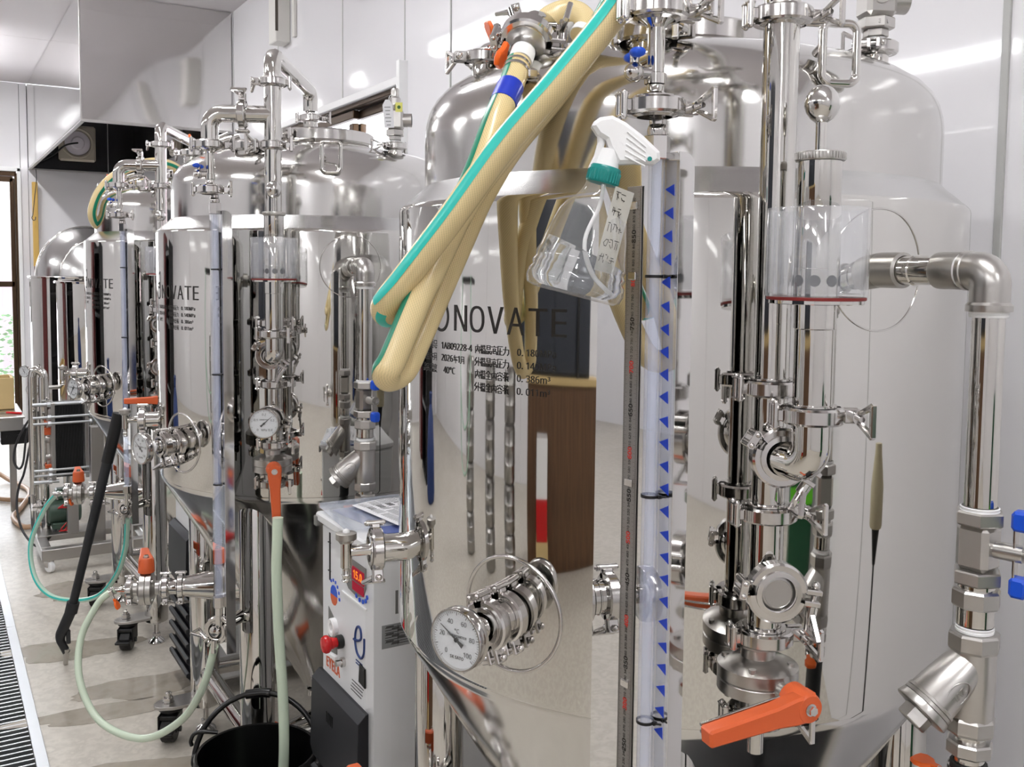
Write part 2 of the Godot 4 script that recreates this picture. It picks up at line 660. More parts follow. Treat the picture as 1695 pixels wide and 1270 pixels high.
# butterfly valve: ax the pipe axis, st towards the handle, lev the way the lever points
func butterfly(par: Node, key: String, at: Vector3, ax: Vector3, st: Vector3, lev: Vector3, s := 1.0, short := false, hs := 0.0, so := 0.058) -> void:
	if hs == 0.0:
		hs = s
	pt(par, "valve_body", M.cast, key + "body", func(m: MB):
		on(m, fr(at, ax, st).scaled_local(Vector3.ONE * s), func(q: MB):
			q.lathe([0.018, -0.042, 0.0245, -0.041, 0.0245, -0.037, 0.0195, -0.034, 0.0195, -0.024, 0.03, -0.021, 0.043, -0.0155, 0.0455, -0.0145, 0.0455, -0.0015, 0.0435, 0.0, 0.0455, 0.0015, 0.0455, 0.0145, 0.043, 0.0155, 0.03, 0.021, 0.0195, 0.024, 0.0195, 0.034, 0.0245, 0.037, 0.0245, 0.041, 0.018, 0.042], 36)
			for k in 4:
				var a := PI / 4 + PI / 2 * k
				q.tube([Vector3(cos(a) * 0.037, -0.021, sin(a) * 0.037), Vector3(cos(a) * 0.037, 0.021, sin(a) * 0.037)], 0.0042, 8)
			q.tube([Vector3(0.04, 0, 0), Vector3(so + 0.004, 0, 0)], 0.0095, 16)))
	var h := pt(par, "valve_handle", M.orange, key + "handle", func(m: MB):
		on(m, fr(at + st * so * s, st, lev).scaled_local(Vector3.ONE * hs), func(q: MB):
			q.lathe([0, -0.012, 0.021, -0.012, 0.0225, -0.01, 0.0205, 0.024, 0.018, 0.029, 0, 0.029], 24)
			var q2 := q.X
			q.X = q.X * Transform3D(Basis(Vector3.RIGHT, -PI / 2), Vector3.ZERO)
			var l := 0.105 if short else 0.152
			q.ext([-0.012, -0.019, 0.02, -0.0185, 0.05, -0.0145, l, -0.0115, l + 0.003, -0.009, l + 0.003, 0.009, l, 0.0115, 0.05, 0.0145, 0.02, 0.0185, -0.012, 0.019], 0.004, 0.0285, 0.003)
			q.X = q2))
	pt(h, "handle_bolt", M.chrome, key + "bolt", func(m: MB):
		on(m, fr(at + st * so * s, st, lev).scaled_local(Vector3.ONE * hs), func(q: MB):
			q.disc(0.0085, 0.0285, 0.0305, 20)
			q.hexa(0.0065, 0.03, 0.0365)))
	pt(par, "locking_lever", M.chrome, key + "lever", func(m: MB):
		on(m, fr(at + st * (so - 0.008) * s, st, lev).scaled_local(Vector3.ONE * hs), func(q: MB):
			for z in [-0.007, 0.007]:
				q.tube([Vector3(0.012, 0.001, z), Vector3(0.085 if short else 0.148, 0.004, z * 0.7)], 0.0022, 8)))

func wing_band(par: Node, key: String, at: Vector3, ax: Vector3, out: Vector3, r: float) -> void:
	var c := pt(par, "hose_clamp", M.chrome, key, func(m: MB): on(m, fr(at, ax, out), func(q: MB):
		q.lathe([r, -0.0055, r + 0.0012, -0.0055, r + 0.0012, 0.0055, r, 0.0055], 24)
		q.box(Vector3(r + 0.005, 0, 0), Vector3(0.009, 0.012, 0.014), 0.001)
		q.tube([Vector3(r + 0.005, 0, -0.014), Vector3(r + 0.005, 0, 0.02)], 0.0032, 10)))
	pt(c, "orange_grip", M.orange2, key + "grip", func(m: MB): on(m, fr(at, ax, out), func(q: MB):
		q.X = q.X * Transform3D(Basis(Vector3.BACK, Vector3.RIGHT, Vector3.UP), Vector3(r + 0.005, 0, 0))
		q.ext([0.018, -0.004, 0.026, -0.0045, 0.032, -0.011, 0.042, -0.013, 0.049, -0.009, 0.05, 0.0, 0.049, 0.009, 0.042, 0.013, 0.032, 0.011, 0.026, 0.0045, 0.018, 0.004], -0.003, 0.003, 0.0012)))

func stripe(par: Node, key: String, pts: Array, r: float, side: Callable, w: float, mat: Material) -> void:
	pt(par, "stripe", mat, key, func(m: MB):
		var pb := -1
		for k in pts.size():
			var t: Vector3 = (pts[mini(k + 1, pts.size() - 1)] - pts[maxi(k - 1, 0)]).normalized()
			var s: Vector3 = side.call(k)
			s = (s - t * s.dot(t)).normalized()
			var e := t.cross(s)
			var b := m.v.size()
			for j in 5:
				var a := (j - 2) / 2.0 * w / r
				var d := s * cos(a) + e * sin(a)
				m.vert(pts[k] + d * (r + 0.0004), d)
			if pb >= 0:
				for j in 4:
					m.quad(pb + j, pb + j + 1, b + j + 1, b + j)
			pb = b)

const KANJI := {
	"製": "0242 0444 2026 0646 6064 9095 0696 5659 5629 4789",
	"造": "1021 0323 2327 0999 4032 3282 6264 3494 4686 4649 8689 4989",
	"番": "2080 0292 5004 5094 1585 1519 8589 1989 1787 5559",
	"号": "2080 2024 8084 2484 0696 3638 3888 8869",
	"年": "3013 1292 2225 2585 0696 5259",
	"月": "2128 2809 2181 8189 2484 2686",
	"最": "2080 2024 8084 2282 2484 0696 1619 4649 1848 0949 5686 5699 8659",
	"高": "5051 0191 3335 3373 7375 3575 0696 0609 9699 3878 3638",
	"温": "1021 0314 0819 4080 4044 8084 4282 4484 4686 4649 8689 5659 7679 2999",
	"度": "5051 1191 1116 1609 2383 3235 7275 3575 2777 7739 3799",
	"内": "1219 1292 9299 5053 5337 5377",
	"槽": "2029 0242 2406 2446 4191 5053 8083 4494 4446 9496 4696 4797 4749 9799 4999 4898",
	"圧": "1090 1018 1809 5248 3585 5259 2999",
	"力": "0393 4036 3609 9397 9779",
	"外": "3013 1204 2454 5427 2709 2546 7079 7495",
	"全": "5003 5093 2373 2676 1999 5359",
	"容": "5051 1112 1191 9192 3325 6375 5305 5395 2787 2729 8789 2989",
	"積": "4020 3039 0343 3406 3446 5191 7054 4494 5585 5558 8588 5658 5787 5949 7899"}

# a line of print on the shell: returns the width used
func line(m: MB, s: String, x: float, y: float, h: float, wrap: float) -> float:
	var run := ""
	var x0 := x
	for k in s.length() + 1:
		var c := s[k] if k < s.length() else ""
		if c == "" or KANJI.has(c):
			if run:
				x += m.text(run, Vector3(x, y, 0.0003), h * 0.92, 0.0003, 0.0, wrap) + h * 0.18
				run = ""
			if c:
				m.strokes(KANJI[c], Vector3(x, y - h * 0.08, 0.0005), h * 1.05, h * 0.1, wrap, 0.8)
				x += h * 0.97
		elif c == "_":
			if run:
				x += m.text(run, Vector3(x, y, 0.0003), h * 0.92, 0.0003, 0.0, wrap)
				run = ""
			x += h * 0.55
		else:
			run += c
	return x - x0

# ---------------------------------------------------------------- the tanks
const SH := 0.44
func tank(i: int) -> void:
	TC = tank_frame(i)
	var t := thing("fermentation_tank", ["polished steel fermentation tank nearest the camera, filling the photo's right half", "polished steel fermentation tank in the middle of the row, behind the white chiller", "polished steel fermentation tank farthest back in the row, beside the open kettle"][i], "tank", Vector3.ZERO, "row of polished fermentation tanks")
	pt(t, "jacket", M.mirror, "jacket", func(m: MB): m.lathe([0.42, 0.841, 0.434, 0.8415, 0.4385, 0.8445, SH, 0.851, SH, 1.1, SH, 1.487, 0.4392, 1.4915, 0.437, 1.4948], 160))
	pt(t, "shoulder", M.brush, "shoulder", func(m: MB): m.lathe([0.437, 1.4948, 0.428, 1.5025, 0.405, 1.5225, 0.4, 1.528], 140))
	pt(t, "dome", M.dome, "dome", func(m: MB): m.lathe([0.4, 1.528, 0.4, 1.598, 0.3995, 1.612, 0.3975, 1.627, 0.393, 1.643, 0.385, 1.658, 0.373, 1.671, 0.354, 1.684, 0.33, 1.6955, 0.3, 1.705, 0.264, 1.714, 0.22, 1.722, 0.18, 1.728, 0.135, 1.733], 140))
	pt(t, "cone", M.dome, "cone", func(m: MB): m.lathe([0.055, 0.2, 0.09, 0.262, 0.43, 0.826, 0.4345, 0.836, 0.4345, 0.842], 120))
	pt(t, "brace", M.pipe, "brace", func(m: MB):
		for k in 4:
			m.tube([P(-135 + 90 * k, 0.382, 0.19), P(-45 + 90 * k, 0.382, 0.19)], 0.024, 16))
	pt(t, "bottom_outlet", M.pipe, "botout", func(m: MB):
		m.lathe([0.026, 0.16, 0.026, 0.2, 0.055, 0.204, 0.06, 0.212], 28)
		m.lathe([0.03, 0.165, 0.045, 0.165, 0.045, 0.182, 0.03, 0.182], 28)
		m.tube(bend([Vector3(0, 0.17, 0), Vector3(0, 0.1, 0), P(-66, 0.2, 0.1)], 0.05), 0.024, 18))
	butterfly(t, "botvalve", P(-66, 0.235, 0.1), P(-66, 1, 0), Vector3.UP, P(24, 1, 0), 0.9, true)
	for k in 4:
		var az := -135.0 + 90.0 * k
		var side := -1.0 if k < 2 else 1.0
		var lg := pt(t, "leg", M.pipe, "leg%d" % k, func(m: MB):
			var c := P(az, 0.382, 0)
			on(m, Transform3D(Basis(), c), func(q: MB): q.lathe([0, 0.085, 0.041, 0.085, 0.0425, 0.0865, 0.0425, 0.8, 0.03, 0.83, 0, 0.83], 30)))
		pt(lg, "leveling_foot", M.chrome, "foot%d" % k, func(m: MB):
			on(m, Transform3D(Basis(), P(az, 0.382, 0)), func(q: MB):
				q.lathe([0, 0.0, 0.03, 0.0, 0.031, 0.004, 0.027, 0.012, 0.014, 0.02, 0.011, 0.024, 0, 0.024], 26)
				q.hexa(0.015, 0.024, 0.036)
				q.tube([Vector3(0, 0.03, 0), Vector3(0, 0.09, 0)], 0.0085, 12)
				q.hexa(0.016, 0.07, 0.085)))
		pt(lg, "caster_plate", M.frame, "cplate%d" % k, func(m: MB):
			on(m, Transform3D(Basis(Vector3.RIGHT * side, Vector3.BACK, Vector3.UP), P(az, 0.382, 0.105)), func(q: MB):
				q.ext([0.03, -0.04, 0.1, -0.04, 0.135, -0.026, 0.147, -0.012, 0.149, 0.0, 0.147, 0.012, 0.135, 0.026, 0.1, 0.04, 0.03, 0.04], -0.005, 0.005, 0.001)))
		pt(lg, "plate_bolt", M.chrome, "pbolt%d" % k, func(m: MB):
			on(m, Transform3D(Basis(), P(az, 0.382, 0) + Vector3(side * 0.108, 0, 0)), func(q: MB):
				q.disc(0.0165, 0.11, 0.112)
				q.hexa(0.0155, 0.112, 0.127)
				q.lathe([0, 0.127, 0.009, 0.127, 0.009, 0.14, 0.0065, 0.143, 0, 0.143], 16)))
		pt(lg, "caster", M.black, "caster%d" % k, func(m: MB):
			on(m, Transform3D(Basis(Vector3.UP, 0.5 * side), P(az, 0.382, 0) + Vector3(side * 0.1, 0, 0)), func(q: MB):
				q.disc(0.036, 0.089, 0.1, 26, 0.002)
				q.disc(0.027, 0.078, 0.09, 26)
				for e in [-1, 1]:
					q.box(Vector3(e * 0.025, 0.06, 0.012), Vector3(0.006, 0.05, 0.062), 0.002)
				q.box(Vector3(0, 0.076, 0.01), Vector3(0.05, 0.014, 0.06), 0.003)
				on(q, Transform3D(Basis(Vector3.BACK, PI / 2), Vector3(0, 0.037, 0.018)), func(w: MB): w.lathe([0.01, -0.02, 0.033, -0.02, 0.037, -0.016, 0.037, 0.016, 0.033, 0.02, 0.01, 0.02], 26))
				q.box(Vector3(0, 0.044, 0.063), Vector3(0.052, 0.01, 0.035), 0.003)
				q.tube([Vector3(-0.03, 0.037, 0.018), Vector3(0.034, 0.037, 0.018)], 0.008, 12)))
	# manway
	pt(t, "manway_neck", M.pipe, "mneck", func(m: MB): m.lathe([0.158, 1.727, 0.158, 1.7335, 0.137, 1.735, 0.135, 1.74, 0.135, 1.748], 60))
	var lid := pt(t, "manway_lid", M.chrome, "mlid", func(m: MB):
		m.lathe([0.136, 1.743, 0.145, 1.743, 0.148, 1.746, 0.148, 1.771, 0.145, 1.774, 0.13, 1.774, 0.12, 1.779, 0.05, 1.788, 0, 1.789], 70))
	pt(lid, "lid_nozzle", M.pipe, "lidnoz", func(m: MB): on(m, Transform3D(Basis(), Vector3(-0.04, 1.785, 0.03)), func(q: MB): q.lathe([0.019, 0, 0.019, 0.02, 0.0245, 0.024, 0.0245, 0.028, 0, 0.028], 24)))
	pt(lid, "lid_lug", M.chrome, "lidlug", func(m: MB):
		for a in [-60.0, 120.0]:
			on(m, Transform3D(Basis(Vector3.UP, deg_to_rad(a)), Vector3(0, 1.757, 0)), func(q: MB):
				q.box(Vector3(-0.008, 0, 0.156), Vector3(0.006, 0.024, 0.024), 0.001)
				q.box(Vector3(0.008, 0, 0.156), Vector3(0.006, 0.024, 0.024), 0.001)
				q.tube([Vector3(-0.03, 0, 0.16), Vector3(0.03, 0, 0.16)], 0.004, 10)
				q.box(Vector3(0.03, 0, 0.16), Vector3(0.012, 0.03, 0.009), 0.002)))
	pt(t, "lifting_loop", M.pipe, "loop", func(m: MB):
		var c := P(-16.5, 0.4, 1.668)
		var e := P(73.5, 0.022, 0)
		var n := P(-16.5, 0.008, 0)
		var u := Vector3.UP * 0.036
		m.tube(bend([c - e * 0.2 + u, c + e + u + n, c + e - u + n, c - e - u, c - e + u, c - e * 0.1 + u], 0.011, 6), 0.0052, 12)
		m.tube([c - e * 0.7 - n * 2.5 - u * 0.6, c - e - u * 0.4], 0.006, 10)
		m.tube([c - e * 0.7 - n * 2.5 + u * 0.1, c - e + u * 0.2], 0.006, 10))
	# neck with a blind cap
	var N := P(-51.5, 0.337, 0)
	var nk := pt(t, "capped_neck", M.pipe, "cneck", func(m: MB): on(m, Transform3D(Basis(), N), func(q: MB):
		q.lathe([0.034, 1.668, 0.0275, 1.674, 0.0265, 1.69, 0.0265, 1.695], 28)
		q.lathe([0.02, 1.7, 0.032, 1.7, 0.032, 1.712, 0.027, 1.715, 0.02, 1.716, 0, 1.716], 28)))
	tri_clamp(t, N + Vector3.UP * 1.7, Vector3.UP, P(20, 1, 0), 1.22)
	# ring seams of the access plates
	for q in [["thermo_ring", -72.0, 0.957, 0.0027], ["access_ring", -10.8, 1.405, 0.0011]]:
		pt(t, "weld_ring", M.chrome, q[0], func(m: MB):
			var l: Array = []
			for k in 61:
				var a := TAU * k / 60.0
				l.append(P(q[1] + rad_to_deg(cos(a) * 0.0745 / SH), SH + 0.0002, q[2] + sin(a) * 0.0745))
			m.tube(l, q[3], 8, false))
	# print on the jacket
	pt(t, "brand_lettering", M.print, "brand", func(m: MB):
		on(m, Transform3D(Basis(Vector3.UP, deg_to_rad(-86.0)), Vector3.ZERO), func(q: MB):
			var w := 0.0
			for c in "NOVATE":
				w += q.text(c, Vector3(w, 1.3185, 0.0003), 0.0345, 0.0003, 0.0265 if c != "E" else 0.0205, SH) + 0.0062
			q.strokes("1219", Vector3(-0.064, 1.3185, 0.0005), 0.022, 0.0036, SH)
			var pen := func(l: Array):
				for k in l.size() - 1:
					var a: Vector2 = l[k]
					var b: Vector2 = l[k + 1]
					var d := (b - a).normalized() * 0.0019
					var e := Vector2(-d.y, d.x)
					var f: Array = []
					for c in [a - d + e, b + d + e, b + d - e, a - d - e]:
						f.append(Vector3((SH + 0.0006) * sin(c.x / SH), c.y, (SH + 0.0006) * cos(c.x / SH)))
					q.face(f, Vector3(0, 0, 1))
			var ring: Array = []
			for k in 37:
				var a := TAU * k / 36.0
				ring.append(Vector2(-0.031 + 0.0165 * cos(a) * (1.0 - 0.08 * sin(a)), 1.338 + 0.0205 * sin(a)))
			pen.call(ring)
			var eye: Array = []
			for k in 25:
				var a := TAU * k / 24.0
				eye.append(Vector2(-0.031 + 0.011 * cos(a), 1.351 + 0.0058 * sin(a)))
			pen.call(eye)
			var tail: Array = []
			for k in 13:
				var a := float(k) / 12.0
				tail.append(Vector2(-0.018 + 0.004 * sin(a * PI * 0.9), 1.349 + 0.037 * a))
			for k in 6:
				tail.append(Vector2(-0.0165 - 0.0022 * (k + 1), 1.386 - 0.0009 * (k + 1)))
			pen.call(tail)))
	pt(t, "rating_print", M.print, "rating", func(m: MB):
		on(m, Transform3D(Basis(Vector3.UP, deg_to_rad(-96.5)), Vector3.ZERO), func(q: MB):
			var rows := [["製造番号", "1AB09228-4"], ["製造年月", "2026年1月"], ["最高温度", "_40°C"]]
			for k in 3:
				line(q, rows[k][0], 0.0, 1.2925 - k * 0.0165, 0.0102, SH)
				line(q, rows[k][1], 0.051, 1.2925 - k * 0.0165, 0.0098, SH)
			var r2 := [["内槽最高圧力", "0._180MPa"], ["外槽最高圧力", "0._140MPa"], ["内槽全内容積", "0._386m³"], ["外槽全内容積", "0._011m³"]]
			for k in 4:
				line(q, r2[k][0], 0.1235, 1.2925 - k * 0.0165, 0.0102, SH)
				line(q, r2[k][1], 0.195, 1.2925 - k * 0.0165, 0.0095, SH)))

func level_gauge(i: int) -> void:
	TC = tank_frame(i)
	var G := P(-47.6, 0.52, 0)
	var g := thing("level_gauge", ["level gauge with clear tube and a column of blue arrow stickers on the nearest tank", "steel level gauge strip with a clear tube on the middle tank", "steel level gauge strip with a clear tube on the farthest tank"][i], "level gauge", G + Vector3.UP * 0.48, "level gauges on the tanks")
	pt(g, "backing_plate", M.plate, "gplate", func(m: MB):
		m.X = m.X * Transform3D(Basis(Vector3(-0.035, 0, 0.9994), Vector3.UP, Vector3(-0.9994, 0, -0.035)), Vector3(-0.369, 0, 0.24))
		m.ext([0.0, 0.485, 0.135, 0.485, 0.135, 1.525, 0.131, 1.53, 0.0, 1.53], -0.002, 0.0, 0.0003))
	pt(g, "plate_flange", M.sheet, "gflange", func(m: MB):
		m.X = m.X * Transform3D(Basis(Vector3(1, 0, 0.035), Vector3.UP, Vector3(-0.035, 0, 1)), Vector3(-0.3737, 0, 0.3745))
		m.ext([0.0, 0.485, 0.0225, 0.485, 0.0225, 1.512, 0.021, 1.522, 0.016, 1.528, 0.009, 1.53, 0.0, 1.53], -0.001, 0.001, 0.0003))
	pt(g, "sight_tube", M.tube, "gtube", func(m: MB): m.tube([G + Vector3.UP * 0.62, G + Vector3.UP * 1.53], 0.0092, 20))
	pt(g, "tube_bore", M.tube, "gbore", func(m: MB): m.tube([G + Vector3.UP * 0.62, G + Vector3.UP * 1.53], 0.0055, 14))
	for y in [1.395, 1.15, 0.89]:
		var ct := pt(g, "cable_tie", M.black, "tie%.2f" % y, func(m: MB): on(m, Transform3D(Basis(), G + Vector3.UP * y), func(q: MB):
			q.lathe([0.0093, -0.0016, 0.0105, -0.0016, 0.0105, 0.0016, 0.0093, 0.0016], 20)
			q.box(Vector3(0.004, 0, 0.011), Vector3(0.006, 0.0042, 0.004), 0.0006)
			q.tube([Vector3(0.004, 0, 0.012), Vector3(0.006, 0.001, 0.019)], 0.0012, 6)))
	pt(g, "compression_nut", M.chrome, "gnut", func(m: MB): on(m, Transform3D(Basis(), G), func(q: MB):
		q.hexa(0.0145, 1.522, 1.548)
		q.lathe([0.009, 1.548, 0.0105, 1.548, 0.0115, 1.553, 0.0105, 1.558, 0.009, 1.56, 0.009, 1.576, 0, 1.576], 20)))
	pt(g, "compression_nut", M.chrome, "gnut2", func(m: MB): on(m, Transform3D(Basis(), G), func(q: MB): q.hexa(0.0142, 0.594, 0.62)))
	var A := P(-47.9, 0.532, 0)
	tri_clamp(g, A + Vector3.UP * 1.577, Vector3.UP, P(70, 1, 0), 1.0)
	pt(g, "upper_stem", M.pipe, "gstem", func(m: MB): on(m, Transform3D(Basis(), A), func(q: MB):
		q.lathe([0.0245, 1.582, 0.0245, 1.585, 0.0105, 1.592, 0.0095, 1.594, 0.0095, 1.6, 0.0118, 1.601, 0.0118, 1.612, 0.0095, 1.613, 0.0092, 1.66, 0.0125, 1.664, 0.0245, 1.672, 0.0245, 1.676], 24)
		q.tube([Vector3(0, 1.635, 0), P(160, 0.035, 1.635)], 0.009, 14)))
	var v := pt(g, "bleed_valve", M.chrome, "gbleed", func(m: MB): on(m, Transform3D(Basis(), A + Vector3.UP * 1.612), func(q: MB):
		q.tube([Vector3.ZERO, P(-105, 0.03, 0)], 0.0075, 12)
		q.ball(P(-105, 0.026, 0), 0.011, 14)
		q.tube([P(-105, 0.026, 0), P(-105, 0.026, 0.018)], 0.005, 10)))
	for e in [-1, 1]:
		pt(v, "blue_grip", M.blue, "ggrip%d" % e, func(m: MB):
			on(m, fr(A + Vector3.UP * 1.63 + P(-105, 0.026, 0) + P(-30, 0.0135, 0) * e, Vector3.UP, P(-30, 1, 0)).scaled_local(Vector3(1.0, 0.42, 0.72)), func(q: MB): q.ball(Vector3.ZERO, 0.012, 16)))
	tri_clamp(g, A + Vector3.UP * 1.679, Vector3.UP, P(75, 1, 0), 1.05)
	# bottom elbow with a clamp facing out
	var B := P(-48.6, 0.512, 0.535)
	pt(g, "bottom_elbow", M.pipe, "gbot", func(m: MB):
		m.tube([G + Vector3.UP * 0.596, G + Vector3.UP * 0.57], 0.009, 14)
		m.tube(bend([G + Vector3.UP * 0.575, Vector3(G.x, 0.537, G.z), B + P(-48, -0.03, 0)], 0.02), 0.0095, 14)
		on(m, fr(B, P(-48, 1, 0)), func(q: MB): q.lathe([0.016, -0.1, 0.016, -0.02, 0.0245, -0.008, 0.0245, 0.006, 0.016, 0.009, 0.013, 0.016, 0.006, 0.02, 0, 0.0205], 26)))
	tri_clamp(g, B, P(-48, 1, 0), Vector3(-0.6, -0.75, -0.3), 1.0)
	turned(g, "hose_barb", M.pipe, "gbarb", B + Vector3(-0.012, -0.02, 0.01), Vector3(-0.05, -1, 0.03), [0.0, 0.0, 0.007, 0.0, 0.007, 0.03, 0.0, 0.03], 14)
	if i == 0:
		for k in 25:
			var y := 1.487 - k * 0.0255
			var tr := pt(g, "arrow_sticker", M.sticker, "tri%d" % (k % 5), func(m: MB):
				m.X = m.X * Transform3D(Basis(Vector3(-0.035, 0, 0.9994), Vector3.UP, Vector3(-0.9994, 0, -0.035)), Vector3(-0.369, 0, 0.24))
				var w: float = 0.0006 * (k % 5)
				m.ext([0.1135, 1.4905, 0.1275, 1.4955 + w, 0.1282, 1.4825 + w * 0.5], 0.0002, 0.0005))
			tr.position = Vector3(0.00025, -k * 0.0255, -0.004 * sin(k * 0.26))

func ruler() -> void:
	TC = tank_frame(0)
	var r := thing("steel_ruler", "long steel ruler fixed upright on the mirror plate of the nearest level gauge", "ruler", Vector3(-0.3715, 0.62, 0.305))
	var fx := func(m: MB): m.X = m.X * Transform3D(Basis(Vector3(-0.035, 0, 0.9994), Vector3.UP, Vector3(-0.9994, 0, -0.035)), Vector3(-0.3715, 0, 0.305))
	pt(r, "blade", M.ruler, "", func(m: MB):
		fx.call(m)
		m.ext([-0.0125, 0.62, 0.0125, 0.62, 0.0125, 1.497, -0.0125, 1.497], 0.0006, 0.0017, 0.0002))
	var ticks := pt(r, "graduations", M.print, "", func(m: MB):
		fx.call(m)
		for k in 870:
			var mm := 38 + k
			var y := 1.39 + (mm - 800) * 0.001
			if y < 0.625 or y > 1.493:
				continue
			var l := 0.003 if mm % 5 else (0.0048 if mm % 10 else 0.0065)
			for e in [-1, 1]:
				m.face([Vector3(e * 0.0123, y - 0.00011, 0.0019), Vector3(e * (0.0123 - l), y - 0.00011, 0.0019), Vector3(e * (0.0123 - l), y + 0.00011, 0.0019), Vector3(e * 0.0123, y + 0.00011, 0.0019)], Vector3.BACK))
	ticks.set_meta("kind", "stuff")
	for red in [false, true]:
		pt(r, "numerals", M.redprint if red else M.print, "", func(m: MB):
			fx.call(m)
			for k in range(6, 91):
				var mm := k * 10
				var y := 1.39 + (mm - 800) * 0.001
				var big := mm % 50 == 0
				if y < 0.63 or y > 1.488 or (mm % 100 == 0) != red:
					continue
				var o := m.X
				m.X = m.X * Transform3D(Basis(Vector3.BACK, PI / 2), Vector3(0.0038 if big else 0.002, y, 0.0018))
				m.text(str(mm), Vector3(0, 0, 0), 0.0066 if big else 0.0036, 0.0002, 0.0, 0.0, big, true)
				m.X = o)
	for y in [1.475, 1.395, 1.155, 0.915]:
		pt(r, "fixing_screw", M.chrome, "", func(m: MB):
			fx.call(m)
			m.box(Vector3(0.001, y, 0.003), Vector3(0.013, 0.009, 0.004), 0.001))

func vent_column(i: int) -> void:
	TC = tank_frame(i)
	var C := P(-32.5, 0.5, 0)
	var A := P(-47.9, 0.532, 0)
	var R := P(-32.5, 1, 0)
	var t := thing("vent_pipe", "tall polished vent pipe with clamped tees in front of the " + WHO[i] + " tank", "pipe", C + Vector3.UP * 1.0, "clamped vent pipes of the tanks")
	var L := Vector3(-0.04, 1.885, 0.03)
	pipe(t, "vc1", [C + Vector3.UP * 1.69, C + Vector3.UP * 1.815], 0.0195)
	pipe(t, "vc2", [C + Vector3.UP * 1.282, C + Vector3.UP * 1.67], 0.0195)
	pipe(t, "vc3", [C + Vector3.UP * 1.138, C + Vector3.UP * 1.262], 0.0188)
	pipe(t, "vc4", [C + Vector3.UP * 0.995, C + Vector3.UP * 1.122], 0.0188)
	pt(t, "top_bend", M.pipe, "vc5", func(m: MB): m.tube(bend([C + Vector3.UP * 1.832, C + Vector3.UP * 1.885, L, Vector3(L.x, 1.83, L.z)], 0.03, 3), 0.0195, 22))
	pt(t, "top_spigot", M.pipe, "vc6", func(m: MB): on(m, Transform3D(Basis(), Vector3(L.x, 0, L.z)), func(q: MB): q.lathe([0.0125, 1.813, 0.0125, 1.828, 0.0195, 1.835], 20)))
	pt(t, "branch_elbow", M.pipe, "vc7", func(m: MB): m.tube(bend([C + Vector3.UP * 1.75, Vector3(A.x, 1.75, A.z), A + Vector3.UP * 1.688], 0.042), 0.0195, 22))
	for y in [1.823, 1.68, 1.272, 1.13, 0.988]:
		tri_clamp(t, C + Vector3.UP * y, Vector3.UP, P(-110 if y > 1.8 else 62, 1, 0.0))
	tri_clamp(t, Vector3(L.x, 1.812, L.z), Vector3.UP, P(80, 1, 0), 0.95)
	var mid := C.lerp(A, 0.48) + Vector3.UP * 1.75
	tri_clamp(t, mid, A - C, Vector3.UP)
	# stub of the relief valve tee
	turned(t, "tee_branch", M.pipe, "vc8", C + Vector3.UP * 1.2, R, [0.0188, 0.0, 0.0188, 0.022, 0.0245, 0.028, 0.0245, 0.032], 24)
	turned(t, "gauge_tee", M.pipe, "vc9", C + Vector3.UP * 1.05, R, [0.0188, 0.0, 0.0188, 0.022, 0.0245, 0.028, 0.0245, 0.032, 0, 0.032], 24)
	tri_clamp(t, C + R * 0.036 + Vector3.UP * 1.2, R, P(57.5, 0.55, -0.35) if i < 3 else R)
	tri_clamp(t, C + R * 0.036 + Vector3.UP * 1.05, R, P(57.5, 0.6, -0.1), 1.03)
	if i == 1:
		var D := C + R * 0.085 + Vector3.UP * 1.05
		dial(t, "pg", D, R, 0.034, ["0", "0.1", "0.2", "0.3", "0.4"], "MPa", 42.0)
		turned(t, "gauge_stem", M.cast, "pgstem", C + R * 0.04 + Vector3.UP * 1.05, R, [0.018, 0.0, 0.014, 0.01, 0.011, 0.03, 0.011, 0.045], 20)
	else:
		turned(t, "end_cap", M.frame, "cap", C + R * 0.038 + Vector3.UP * 1.05, R, [0.0245, -0.003, 0.0245, 0.002, 0.019, 0.0055, 0.0155, 0.006, 0.015, 0.0055, 0, 0.0053], 36)

